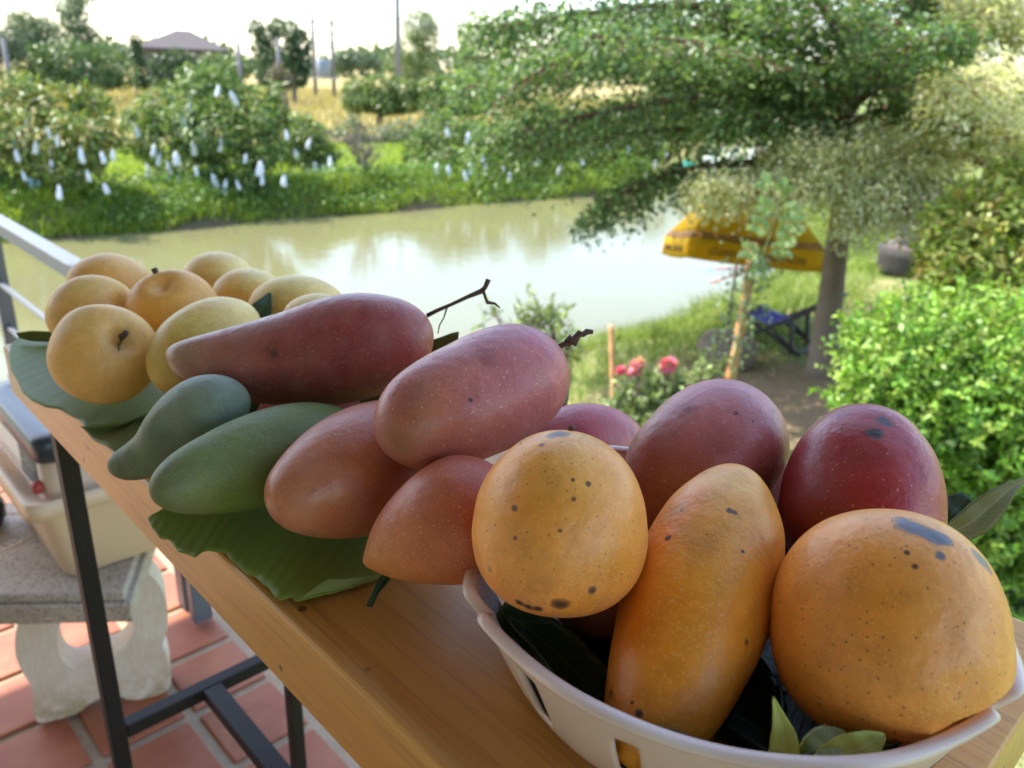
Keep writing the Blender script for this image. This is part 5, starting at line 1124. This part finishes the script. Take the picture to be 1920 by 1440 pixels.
for k, (y0, dy) in enumerate(((34, 0), (37, 4), (40, 8))):
    a_, c_ = at(583, y0, 54), at(743, y0 - 4 + dy, 46.2); a2_ = at(-40, 20 + dy * 2, 60)
    w_ = MB(); w_.tube(limb(a_, c_, -.35, 12), .018, 4, False); w_.tube(limb(c_, at(1000, y0 + 5 + dy, 40), -.3, 10), .018, 4, False)
    tag(recentre(w_.build('power_line', solid_mat('cable', (.08, .08, .09), .6))), ['upper power line running to the pale pole', 'middle power line running to the pale pole', 'lower power line running to the pale pole'][k], 'power line', 'power lines against the sky')

# ================================================================== GARDEN ON THE NEAR BANK
BARK_TAN = plain('tan_bark', (.20, .145, .10), .9, var=.3, scale=7, bmp=.7, bscale=30)
def spray(path, half, thick, n, spread_n=9, hang=0.0, tip=0.35, wild=.75):
    """flat tier of twigs along a limb; returns leaf points, axes and the twig runs"""
    P3 = np.array([at(*q) for q in path]); d = np.r_[0, np.cumsum(np.linalg.norm(np.diff(P3, axis=0), axis=1))]; L = d[-1]; d /= L
    k = min(3, len(path) - 1); cf_ = [np.polyfit(d, P3[:, j], k) for j in range(3)]
    C = lambda t: np.stack([np.polyval(c_, t) for c_ in cf_], -1)
    m_ = max(8, int(L * spread_n)); tw = []; ts = np.linspace(.26, 1.0, m_)
    for i, t in enumerate(ts):
        for s in (-1, 1):
            p = C(np.array([t]))[0]; T = unit(C(np.array([min(t + .02, 1.0)]))[0] - C(np.array([min(t, .98)]))[0]) if t < .98 else unit(C(np.array([1.0]))[0] - C(np.array([.97]))[0])
            lat = unit(np.cross(T, [0, 0, 1])) * s
            w = half * (0.45 + 0.75 * math.sin(math.pi * min(1, t * .85 + .1))) * random.uniform(.65, 1.15) * (1 if t < .9 else tip + .4)
            dr = unit(lat + T * random.uniform(.5, 1.0) + np.array([0, 0, random.uniform(-.1, .16)])); q = p + dr * w + np.array([0, 0, -hang * w - .22 * (t ** 2) * hang])
            tw.append((p, (p + q) / 2 + np.array([0, 0, .04 * w]), q))
    A = np.array(tw); i = rng.integers(0, len(A), n); u = rng.random(n) ** .75; u = u[:, None]
    Q = A[i, 0] * (1 - u) ** 2 + 2 * A[i, 1] * u * (1 - u) + A[i, 2] * u * u
    Q = Q + rng.normal(size=(n, 3)) * np.array([.055, .055, thick * .5])
    ax = unit(unit(A[i, 2] - A[i, 0]) + rng.normal(size=(n, 3)) * wild)
    return Q, ax, tw, C
TLEAF = leaf_mat('glossy_foliage', None, None, .42, .40, .4)
VLEAF = leaf_mat('variegated_foliage', None, None, .6, .5, .2)
def tier_tree(name, label, cat, base, trunk, limbs_, leaf, wid, cols, bark_m, mat, tr, dens=1.0, wild=.75):
    t = tag(empty(name, base), label, cat)
    mb = MB(); mb.tube(trunk, tr, 14)
    mb.build('trunk', BARK_TAN if bark_m is None else bark_m[0], t, True)
    Ps, As = [], []
    for li, (path, half, thick, n, hang) in enumerate(limbs_):
        Q, ax, tw, C = spray(path, half, thick, int(n * dens), 9, hang, wild=wild); Ps.append(Q); As.append(ax)
        w = MB(); tt_ = np.linspace(0, 1, 14); w.tube(C(tt_), np.linspace(.052, .009, 14) * (1 if len(path) > 3 else .8), 7)
        for p, m_, q in tw: w.tube([p, m_, q], [.007, .005, .003], 4, False)
        w.build('branch', bark_m[1] if bark_m else BARK_RED, t, True)
    P, A = np.concatenate(Ps), np.concatenate(As); n = len(P)
    leaves_obj('crown', P, A, unit(rng.normal(size=(n, 3)) * .55 + [0, 0, 1]), leaf * rng.uniform(.65, 1.2, n), leaf * wid * rng.uniform(.8, 1.2, n), mat, t, pal(n, *cols), .1)
    return t
tb = on(1541, 702, G_LAWN); tb[2] = gz(tb[0], tb[1])
trunk = np.array([tb - [0, 0, .1], tb + [0.0, 0, .05], at(1546, 640, 8.0), at(1560, 540, 8.0), at(1573, 430, 8.0), at(1582, 340, 8.02), at(1590, 250, 8.05), at(1594, 160, 8.1), at(1600, 60, 8.15), at(1606, -60, 8.2), at(1612, -220, 8.25)])
TREE = [([(1583, 285, 8.02), (1480, 300, 7.9), (1330, 310, 7.75), (1200, 345, 7.6), (1115, 400, 7.5)], .46, 0.13, 4200, 0.39),
        ([(1588, 240, 8.05), (1440, 190, 7.9), (1260, 190, 7.6), (1080, 220, 7.4), (905, 262, 7.2)], .62, 0.17, 6200, 0.24),
        ([(1592, 190, 8.1), (1400, 110, 8.3), (1200, 105, 8.3), (1020, 130, 8.2), (870, 165, 8.0)], .62, 0.17, 5600, 0.24),
        ([(1594, 150, 8.1), (1440, 30, 7.6), (1250, 10, 7.2), (1060, 30, 6.9), (900, 50, 6.8)], .66, 0.17, 6200, 0.19),
        ([(1600, 70, 8.1), (1450, -50, 7.6), (1240, -80, 7.0), (1000, -70, 6.8)], .7, 0.17, 4200, 0.14),
        ([(1592, 205, 8.1), (1660, 150, 7.9), (1750, 90, 7.7), (1860, 40, 7.5), (1980, 10, 7.4)], .58, 0.17, 4600, 0.19),
        ([(1596, 130, 8.1), (1690, 40, 7.8), (1820, -20, 7.6), (1980, -60, 7.4)], .6, 0.17, 4000, 0.14),
        ([(1588, 245, 8.05), (1660, 205, 7.6), (1750, 200, 7.2), (1850, 215, 7.0)], .48, 0.15, 3600, 0.26),
        ([(1594, 165, 8.1), (1570, 70, 7.0), (1530, 0, 6.0), (1480, -60, 5.4)], .6, 0.17, 4200, 0.14),
        ([(1590, 220, 8.05), (1500, 150, 7.0), (1380, 100, 6.3), (1230, 70, 5.9), (1090, 70, 5.7)], .5, 0.15, 4200, 0.24),
        ([(1592, 190, 8.1), (1640, 150, 7.0), (1700, 90, 6.2), (1780, 60, 5.8)], .5, 0.15, 3600, 0.19),
        ([(1592, 200, 8.1), (1540, 190, 9.2), (1440, 195, 10.2), (1340, 210, 11.0)], .6, 0.19, 3600, 0.24),
        ([(1594, 160, 8.1), (1640, 140, 9.4), (1690, 130, 10.6)], .6, 0.19, 2600, 0.24),
        ([(1586, 268, 8.05), (1520, 235, 7.4), (1430, 215, 7.0), (1340, 235, 6.8)], .42, 0.15, 3400, 0.29),
        ([(1586, 265, 8.05), (1640, 240, 8.3), (1720, 235, 8.6), (1800, 260, 8.8)], .45, 0.15, 2800, 0.26),
        ([(1594, 175, 8.1), (1480, 160, 8.8), (1330, 160, 9.2), (1180, 200, 9.4), (1060, 230, 9.5)], .6, 0.19, 4200, 0.26),
        ([(1588, 250, 8.05), (1400, 235, 8.1), (1200, 250, 8.0), (1000, 275, 7.9), (920, 285, 7.8)], .6, 0.34, 4600, 0.29),
        ([(1592, 180, 8.1), (1400, 60, 8.6), (1180, 60, 8.8), (980, 90, 8.8), (880, 110, 8.8)], .6, 0.34, 4600, 0.24),
        ([(1594, 160, 8.1), (1460, 90, 8.0), (1280, 60, 7.8), (1100, 90, 7.6), (930, 190, 7.5)], .6, 0.34, 5200, 0.26),
        ([(1590, 230, 8.05), (1480, 230, 8.3), (1360, 170, 8.5), (1240, 150, 8.6)], .5, 0.34, 3600, 0.24),
        ([(1592, 190, 8.1), (1540, 120, 7.6), (1460, 80, 7.2), (1380, 40, 6.9)], .5, 0.34, 3800, 0.24),
        ([(1592, 190, 8.1), (1660, 110, 7.9), (1740, 140, 7.7), (1830, 130, 7.6)], .5, 0.34, 3600, 0.24),
        ([(1594, 140, 8.1), (1640, 30, 7.8), (1720, 0, 7.6), (1800, 30, 7.4)], .5, 0.34, 3600, 0.24),
        ([(1590, 240, 8.05), (1540, 190, 7.8), (1470, 200, 7.6), (1420, 170, 7.5)], .4, 0.34, 2600, 0.24),
        ([(1604, -20, 8.2), (1560, -90, 7.5), (1480, -120, 6.6)], .6, 0.17, 2400, 0.14), ([(1604, -20, 8.2), (1680, -90, 7.6), (1760, -120, 6.8)], .6, 0.17, 2400, 0.14)]
GREEN_T = [(.075, .15, .045), (.12, .21, .065), (.17, .27, .085), (.24, .33, .11)]
tier_tree('spreading_tree', 'big green tree with grey trunk and flat tiers of small leaves behind the deck chair', 'tree', tb, trunk, TREE, .072, .48, GREEN_T, None, TLEAF, [.185, .16, .135, .12, .105, .09, .08, .07, .058, .045, .02], .58, .8)
t2b = base_at(1912, 7.4)
trunk2 = [t2b - np.array([0, 0, .1]), at(1908, 560, 7.4), at(1900, 400, 7.4), at(1895, 280, 7.4), at(1890, 150, 7.4), at(1886, 0, 7.4)]
VAR = [([(1898, 330, 7.4), (1760, 285, 7.2), (1620, 285, 7.0), (1470, 295, 6.8)], .40, 0.22, 8160, .10),
       ([(1900, 370, 7.4), (1760, 345, 7.1), (1600, 345, 6.9), (1450, 358, 6.8), (1320, 362, 6.7)], .38, 0.19, 9520, .12),
       ([(1900, 410, 7.4), (1800, 395, 7.0), (1690, 390, 6.8), (1590, 400, 6.7)], .32, 0.22, 5100, .25),
       ([(1896, 280, 7.4), (1820, 245, 7.8), (1730, 250, 8.2), (1640, 290, 8.6)], .42, 0.26, 5100, .1),
       ([(1892, 200, 7.4), (1870, 160, 6.8), (1830, 150, 6.4), (1780, 180, 6.2)], .4, 0.22, 4080, .15),
       ([(1890, 120, 7.4), (1930, 70, 7.0), (1990, 60, 6.8)], .5, 0.22, 3740, .1), ([(1896, 300, 7.4), (1930, 260, 6.6), (1960, 250, 6.2)], .45, 0.22, 3740, .1),
       ([(1894, 240, 7.4), (1860, 250, 8.6), (1800, 290, 9.4)], .5, 0.26, 4080, .1), ([(1888, 60, 7.4), (1860, 20, 7.0), (1830, 20, 6.8)], .35, 0.22, 2380, .1)]
tier_tree('variegated_tree', 'pale cream and green leaved tree with flat tiers in front of the grey trunk', 'tree', t2b, trunk2, VAR, .06, .40, [(.70, .68, .40), (.82, .78, .54), (.62, .63, .33), (.74, .69, .42)], None, VLEAF, [.10, .09, .075, .06, .05, .03], .85, .45)

def shrub(name, label, base, clumps, n_sh, per, L, wid, cols, mat=LEAF_WAXY, up=.6, cat='shrub', shell=.5, sl=.10):
    t = tag(empty(name, base), label, cat)
    P, u = crown_points(clumps, n_sh, shell); d = unit(u * .7 + rng.normal(size=(n_sh, 3)) * .45 + [0, 0, up])
    tw = np.repeat(d, per, 0); k = np.tile(np.linspace(0, 1, per), n_sh)[:, None]
    Q = np.repeat(P, per, 0) + tw * k * sl; n = len(Q)
    ax = unit(tw * .55 + rng.normal(size=(n, 3)) * .75); nr = unit(tw + rng.normal(size=(n, 3)) * .4)
    shc = np.repeat(pal(n_sh, *cols, jit=.2), per, 0) * (1 + .16 * rng.normal(size=(n, 1))); 
    leaves_obj('foliage', Q, ax, nr, L * rng.uniform(.45, 1.35, n), L * wid * rng.uniform(.7, 1.3, n), mat, t, shc)
    mb = MB(); base = np.asarray(base, float)
    for c_, r_ in clumps: mb.tube(limb(base + rng.normal(size=3) * [.06, .06, 0], np.asarray(c_), .05, 6, .02), np.linspace(.018, .006, 6), 6)
    for j in range(0, n_sh, max(1, n_sh // 260)): mb.tube([P[j] - d[j] * .14, P[j] + d[j] * sl], [.004, .002], 4, False)
    mb.build('stems', BARK, t, True); return t
shrub('hedge_bush', 'dense bright lime green bush at the right edge, behind the grey-capped red mango', base_at(1830, 4.7), [pc(1700, 680, 4.6, 115, 105), pc(1830, 660, 4.8, 130, 95), pc(1660, 740, 4.5, 85, 110), pc(1790, 790, 4.5, 140, 130), pc(1900, 760, 4.5, 120, 150), pc(1690, 830, 4.5, 100, 90), pc(1850, 930, 4.6, 130, 150), pc(1960, 900, 4.6, 140, 200), pc(1900, 1080, 4.7, 120, 110), pc(1960, 680, 4.9, 110, 100)],
      5200, 8, .052, .46, [(.19, .38, .04), (.27, .48, .06), (.38, .56, .10), (.10, .23, .03), (.32, .42, .08)], shell=.38, sl=.15)
shrub('croton_bush', 'yellow and orange tinted leafy shrub above the lime green bush at the right', base_at(1890, 6.2), [pc(1850, 430, 6.2, 95, 80), pc(1910, 380, 6.3, 80, 80), pc(1800, 500, 6.1, 70, 62), pc(1890, 510, 6.1, 90, 90), pc(1840, 560, 6.1, 90, 50), pc(1960, 470, 6.3, 80, 130), pc(1770, 450, 6.3, 34, 50), pc(1900, 620, 6.2, 110, 120)],
      3000, 7, .075, .42, [(.28, .38, .05), (.40, .48, .08), (.54, .52, .14), (.56, .40, .13), (.18, .27, .035), (.34, .44, .07)], shell=.45)
# rose bush
rb0 = base_at(1215, 6.4)
rs = shrub('rose_bush', 'rose bush with loose leaves and pink blooms beside the bamboo stakes', rb0, [pc(1200, 740, 6.3, 42, 34), pc(1250, 735, 6.3, 40, 36), pc(1190, 790, 6.2, 48, 34), pc(1270, 780, 6.3, 50, 40), pc(1310, 740, 6.4, 26, 30), pc(1230, 820, 6.2, 60, 30), pc(1330, 690, 6.5, 22, 22), pc(1160, 760, 6.3, 22, 22)], 620, 6, .055, .55, [(.18, .26, .08), (.27, .34, .12), (.34, .41, .17)], LEAF, .5, 'rose bush', .3)
petal = leaf_mat('rose_petal', None, None, .5, .3, .3)
for x, y, r, c_ in ((1252, 684, 17, (.85, .24, .36)), (1193, 690, 15, (.86, .32, .40)), (1199, 680, 11, (.78, .42, .26)), (1163, 694, 10, (.82, .18, .28)), (1180, 700, 7, (.84, .28, .36))):
    d = 6.2; c0 = at(x, y, d); r = r * d / F_PX; n = 46; u = rdir(n); P = c0 + u * r * .35
    leaves_obj('bloom', P, unit(u + rng.normal(size=(n, 3)) * .35), rdir(n), r * rng.uniform(.7, 1.0, n), r * .85, petal, rs, pal(n, c_, tuple(min(1, v * 1.25) for v in c_), jit=.12), .3)
    MB().tube(limb(at(x - 6, y + 90, d), c0, 0, 5, .01), .004, 5, False).build('flower_stalk', BARK, rs, True)
# bamboo stakes
canem = plain('split_bamboo', (.62, .30, .12), .6, var=.3, scale=12)
def stake(label, pts, r, ties=()):
    e = tag(empty('bamboo_stake', on(pts[0][0], pts[0][1], G_LAWN) * 0 + at(*pts[0])), label, 'stake')
    P = np.array([at(*q) for q in pts]); t = np.linspace(0, 1, 22); d = np.linspace(0, 1, len(P)); C = np.stack([np.interp(t, d, P[:, j]) for j in range(3)], -1)
    rad = np.full(22, r); rad[::5] *= 1.22
    MB().tube(C, rad, 9).build('cane', canem, e, True)
    for p in ties:
        q = at(*p); w = MB(); w.tube([q + np.array([.028 * math.cos(a_), .028 * math.sin(a_), z]) for a_, z in zip(np.linspace(0, 12, 26), np.linspace(-.02, .03, 26))], .009, 5)
        w.tube([q, q + np.array([-.12, 0, .02]), q + np.array([-.26, .02, .0])], .006, 5); w.tube([q, q + np.array([-.14, 0, -.05]), q + np.array([-.3, .02, -.12])], .006, 5)
        w.build('red_ribbon', solid_mat('ribbon', (.62, .10, .07), .5), e, True)
    return e
yb = gpx(1352, 6.6, G_LAWN + .0)
stake('tall leaning bamboo stake tied with a red ribbon in front of the yellow parasol', [(1348, yb, 6.6), (1382, 650, 6.6), (1398, 560, 6.55), (1413, 455, 6.5)], .038, [(1405, 508, 6.52)])
stake('short upright bamboo stake beside the small pink bloom', [(1152, gpx(1152, 6.7, G_LAWN), 6.7), (1148, 690, 6.7), (1146, 610, 6.7)], .022)
# climbing plant on the stake
cb = base_at(1378, 6.5); e = tag(empty('climbing_plant', cb), 'slender climbing plant on the tall stake with a light green shoot at its top', 'plant')
mb = MB(); cpth = [cb, at(1372, 690, 6.5), at(1392, 600, 6.48), at(1402, 520, 6.45), at(1428, 485, 6.42), at(1447, 430, 6.4), at(1462, 385, 6.4), at(1444, 350, 6.4)]
mb.tube(cpth, np.linspace(.010, .004, len(cpth)), 6); mb.build('stem', plain('green_stem', (.20, .26, .08), .6), e, True)
n = 420; k = rng.random(n); pp = np.array(cpth)[1:5]; q = np.stack([np.interp(k, np.linspace(0, 1, 4), pp[:, j]) for j in range(3)], -1) + rng.normal(size=(n, 3)) * [.10, .10, .05]
leaves_obj('leaves', q, rdir(n), rdir(n, .8), rng.uniform(.04, .07, n), rng.uniform(.02, .035, n), LEAF, e, pal(n, (.18, .25, .12), (.26, .33, .18)))
Ps, As = [], []
for (x, y), (x2, y2) in (((1430, 485), (1395, 470)), ((1436, 470), (1478, 470)), ((1445, 440), (1412, 420)), ((1448, 430), (1490, 445)), ((1455, 405), (1425, 385)), ((1460, 390), (1492, 400)), ((1452, 370), (1476, 350)), ((1446, 355), (1428, 340)), ((1428, 490), (1420, 520)), ((1450, 425), (1500, 420))):
    a_, b2 = at(x, y, 6.41), at(x2, y2, 6.36)
    for f in np.linspace(.2, 1, 8):
        for s in (-1, 1):
            Ps.append(a_ * (1 - f) + b2 * f + np.array([0, 0, .02 * math.sin(f * 3)])); dd = unit(b2 - a_); As.append(unit(dd * .5 + np.cross(dd, unit(-FW)) * s))
Ps, As = np.array(Ps), np.array(As); n = len(Ps)
leaves_obj('shoot_leaves', Ps, As, unit(rng.normal(size=(n, 3)) * .4 + [0, -.6, .8]), .085, .040, LEAF, e, pal(n, (.50, .62, .16), (.60, .68, .28), (.40, .54, .14)))
shrub('sapling', 'thin sapling with light green leaves rising behind the pink mango', base_at(1030, 5.2), [pc(1010, 590, 5.2, 30, 22), pc(1040, 620, 5.2, 26, 26), pc(990, 610, 5.2, 20, 18), pc(1050, 660, 5.2, 20, 22), pc(930, 590, 5.3, 18, 14), pc(1070, 690, 5.2, 16, 18)], 70, 6, .065, .36, [(.24, .32, .10), (.36, .42, .14), (.16, .24, .08)], LEAF, .5, 'plant', .2)

# parasol -----------------------------------------------------------------
ub = on(1366, 606, G_LAWN); ub[2] = gz(ub[0], ub[1]) - .05
par = tag(empty('parasol', ub), 'yellow beach parasol with a printed valance on the near bank', 'parasol')
vd_ = unit((ub - CP) * [1, 1, 0]); r0_ = np.array([vd_[1], -vd_[0], 0])
ax_ = unit(np.array([0, 0, 1.0]) + r0_ * .015 + vd_ * .199); rgt = unit(r0_ - ax_ * (r0_ @ ax_)); fwd = np.cross(ax_, rgt)
hub = ub + ax_ * 1.12 - r0_ * .02 - vd_ * .091; apex = hub + ax_ * .80
canvas = leaf_mat('yellow_canvas', (.84, .52, .012), (.88, .55, .02), .7, .42, .2, False); dkcanvas = plain('ochre_band', (.30, .13, .012), .7)
wht = plain('off_white_canvas', (.66, .58, .42), .7)
th0 = .266; R_ = 1.03; corners = []
for k in range(4):
    q = th0 + math.pi / 4 + k * math.pi / 2; corners.append(hub + rgt * R_ * math.cos(q) + fwd * R_ * math.sin(q))
MB().tube([ub - ax_ * .1, hub, apex + ax_ * .06], .018, 10).build('pole', plain('pole_steel', (.45, .45, .43), .4, .5), par, True)
MB().tube([ub * .78 + hub * .22, ub * .62 + hub * .38], .03, 10).build('pole_sleeve', solid_mat('dark_sleeve', (.08, .05, .04), .6), par, True)
for k in range(4):
    a_, b2 = corners[k], corners[(k + 1) % 4]
    def panel(f0, f1, name, mt, parent, lift=0.0):
        V = []; n = 8; m_ = 5
        for i in range(m_):
            f = f0 + (f1 - f0) * i / (m_ - 1)
            for j in range(n):
                u = j / (n - 1); e_ = a_ * (1 - u) + b2 * u; p = apex * (1 - f) + e_ * f
                p = p - ax_ * (.02 * math.sin(math.pi * u) * f) + ax_ * .06 * math.sin(math.pi * f) + ax_ * lift; V.append(p)
        Fc = [(i * n + j, i * n + j + 1, (i + 1) * n + j + 1, (i + 1) * n + j) for i in range(m_ - 1) for j in range(n - 1)]
        o = mesh(name, V, Fc, mt, parent, True); s_ = o.modifiers.new('thick', 'SOLIDIFY'); s_.thickness = .004; return o
    pn_ = panel(.03, .93, 'canopy_panel', canvas, par); panel(.925, 1.0, 'dark_band', dkcanvas, pn_, .0)
    V = []; n = 14; outw = unit((a_ + b2) / 2 - hub)
    for i in range(3):
        for j in range(n):
            u = j / (n - 1); p = a_ * (1 - u) + b2 * u - ax_ * (.02 * math.sin(math.pi * u)) - np.array([0, 0, .115 * i]) + outw * (.012 * math.sin(u * 21 + k) * i); V.append(p)
    o = mesh('valance', V, [(i * n + j, i * n + j + 1, (i + 1) * n + j + 1, (i + 1) * n + j) for i in range(2) for j in range(n - 1)], canvas, par, True)
    s_ = o.modifiers.new('thick', 'SOLIDIFY'); s_.thickness = .003
    mid = (a_ + b2) / 2 - np.array([0, 0, .135]); 
    if outw @ (CP - mid) > .5: text_mesh('lettering', 'เมืองทอง / สวนมะม่วง', .12, mid + outw * .03, unit(b2 - a_), np.array([0, 0, 1.0]), solid_mat('brown_print', (.09, .03, .008), .6), o, .002)
    MB().tube([apex, a_ + ax_ * .0], .009, 6).build('rib', plain('rib_steel', (.4, .4, .38), .4, .5), par, True)
MB().tube([apex + ax_ * z for z in (-.02, .0, .04, .09)], [.09, .07, .05, .01], 12).build('top_cap', wht, par, True)

# deck chair ---------------------------------------------------------------
dk_wood = plain('dark_wood', (.035, .026, .022), .5, var=.3)
g0 = on(1484, 662, G_LAWN); g0[2] = gz(g0[0], g0[1]); dv = unit(np.array([.80, -.60, 0])); wv = unit(np.array([.60, .80, 0])) * .50
pn2 = np.array([dv[1], -dv[0], 0.0])
def ch(x, y): return onplane(x, y, g0, pn2)
dc = tag(empty('deck_chair', g0), 'folding deck chair with blue canvas and dark wooden frame beside the grey trunk', 'deck chair')
def pairbar(name, a_, b2, w=.032):
    for off in (0, 1):
        MB().bar(a_ + wv * off, b2 + wv * off, w, w * 1.2).build(name, dk_wood, dc, False, .004)
f0, f1 = ch(1396, 590), ch(1500, 668); r0, r1 = ch(1388, 634), ch(1560, 568)
for P_ in (f1, r0): P_[2] = max(P_[2], gz(P_[0], P_[1]))
pairbar('seat_frame', f0, f1); pairbar('back_frame', r0, r1)
pairbar('leg', ch(1485, 596), ch(1483, 662), .036); pairbar('strut', ch(1440, 608), ch(1495, 665), .022)
for a_ in (f0, r1, ch(1499, 664)): MB().bar(a_, a_ + wv, .03).build('cross_rod', dk_wood, dc, False, .003)
blue = plain('blue_canvas', (.09, .11, .62), .75, var=.12, scale=20)
cs = [ch(1398, 588), ch(1415, 598), ch(1440, 609), ch(1465, 610), ch(1490, 600), ch(1520, 584), ch(1556, 569)]
V = []; 
for p in cs:
    for j in range(5): V.append(p + wv * (.04 + .92 * j / 4) - np.array([0, 0, .02 * math.sin(math.pi * j / 4)]))
o = mesh('canvas_seat', V, [(i * 5 + j, i * 5 + j + 1, (i + 1) * 5 + j + 1, (i + 1) * 5 + j) for i in range(len(cs) - 1) for j in range(4)], blue, dc, True); s_ = o.modifiers.new('thick', 'SOLIDIFY'); s_.thickness = .004
for f in (.18, .5, .82):
    V = []
    for p in cs: V += [p + wv * (f - .03) + np.array([0, 0, .001]), p + wv * (f + .03) + np.array([0, 0, .001])]
    MB().add(V, [(2 * i, 2 * i + 1, 2 * i + 3, 2 * i + 2) for i in range(len(cs) - 1)]).build('stripe', plain('pale_stripe', (.20, .22, .55), .75), o, True)
# planters
gp = plain('weathered_rubber', (.20, .155, .115), 1.0, var=.3, scale=20, bmp=.4, spec=.1)
pb = base_at(1360, 8.25)
pt_ = MB(); pt_.tube([pb + np.array([0, 0, z]) for z in (-.02, .06, .16, .25, .28)], [.24, .29, .30, .28, .25], 22)
pt_.tube([pb + np.array([0, 0, z]) for z in (.285, .29)], [.22, .21], 22)
tag(recentre(pt_.build('planter', gp, None, True)), 'low round grey planter behind the tall bamboo stake', 'planter')
p2b = base_at(1706, 12.5); pw = np.array([p2b[0], p2b[1], p2b[2]])
pot = tag(empty('stump_planter', pw), 'broad dark planter holding a grey cut stump, right of the tree trunk', 'planter')
MB().tube([pw + np.array([0, 0, z]) for z in (-.05, .12, .30, .42)], [.46, .50, .51, .53], 18).build('pot', plain('dark_pot', (.05, .042, .04), .8, var=.4, scale=10), pot, True)
MB().tube([pw + np.array([0, 0, z]) for z in (.40, .46)], [.50, .42], 18).build('soil', plain('pot_soil', (.10, .08, .07), .9), pot, True)
mb = MB()
for dx, dy, h, r in ((-.26, 0, .55, .13), (-.02, .05, .8, .15), (.22, 0, 1.0, .13), (.36, .1, .7, .10)):
    mb.tube(limb(pw + np.array([dx * .5, dy, .42]), pw + np.array([dx * 1.3, dy, .42 + h]), 0, 6, .02), np.linspace(r, r * .75, 6), 9)
mb.build('stump', plain('grey_stump', (.34, .29, .28), .9, var=.4, scale=12, bmp=.8, bscale=30), pot, True)
# small palm with a drying frond, seen under the lowest branches
pbx = base_at(1425, 14.5, G_LAWN); palm = tag(empty('palm', pbx), 'small palm with one dry straw coloured frond arching under the spreading tree', 'palm')
hd_ = at(1425, 262, 14.5); MB().tube(limb(pbx - np.array([0, 0, .2]), hd_, 0, 8, .02), np.linspace(.13, .09, 8), 9).build('trunk', BARK_GREY, palm, True)
for (x2, y2, dz), cols, sag in (((1235, 318, -.6), [(.52, .42, .20), (.44, .36, .17)], .35), ((1330, 205, .4), [(.32, .36, .08), (.4, .4, .12)], .25), ((1415, 170, .2), [(.36, .40, .09), (.28, .34, .07)], .1), ((1500, 190, .3), [(.22, .30, .06), (.3, .36, .09)], .25), ((1560, 270, -.5), [(.2, .28, .06), (.28, .34, .08)], .35), ((1370, 300, -1.2), [(.3, .34, .09), (.38, .38, .13)], .3), ((1460, 290, 1.5), [(.2, .28, .06), (.26, .32, .08)], .3)):
    ra = limb(hd_, at(x2, y2, 14.5 + dz), sag, 14); fr = MB().tube(ra, np.linspace(.02, .006, 14), 5).build('frond', plain('frond_rib', (.4, .34, .14), .6), palm, True)
    n = 110; k = rng.uniform(.08, 1, n); P = np.stack([np.interp(k, np.linspace(0, 1, 14), ra[:, j]) for j in range(3)], -1); T = unit(ra[-1] - ra[0]); sd = np.where(rng.random(n) < .5, -1, 1)[:, None]
    ax2 = unit(T * .7 + np.cross(T, [0, 0, 1]) * sd + np.array([0, 0, -.55]) + rng.normal(size=(n, 3)) * .12)
    leaves_obj('leaflets', P, ax2, unit(rng.normal(size=(n, 3)) * .3 + [0, 0, 1]), rng.uniform(.28, .45, n), .03, LEAF, fr, pal(n, *cols))
P = scatter(5000, 1.2, 3.4, 2.0, 4.2, lambda X, Y: np.ones_like(X)); n = len(P)
tag(leaves_obj('gravel', P + [0, 0, .006], rdir(n), rdir(n, 2), rng.uniform(.012, .03, n), rng.uniform(.012, .025, n), plain('gravel_stone', (.34, .32, .30), .9), None), 'grey gravel on the ground beside the terrace at the right', 'gravel', None, 'stuff')
bpy.context.view_layer.update()
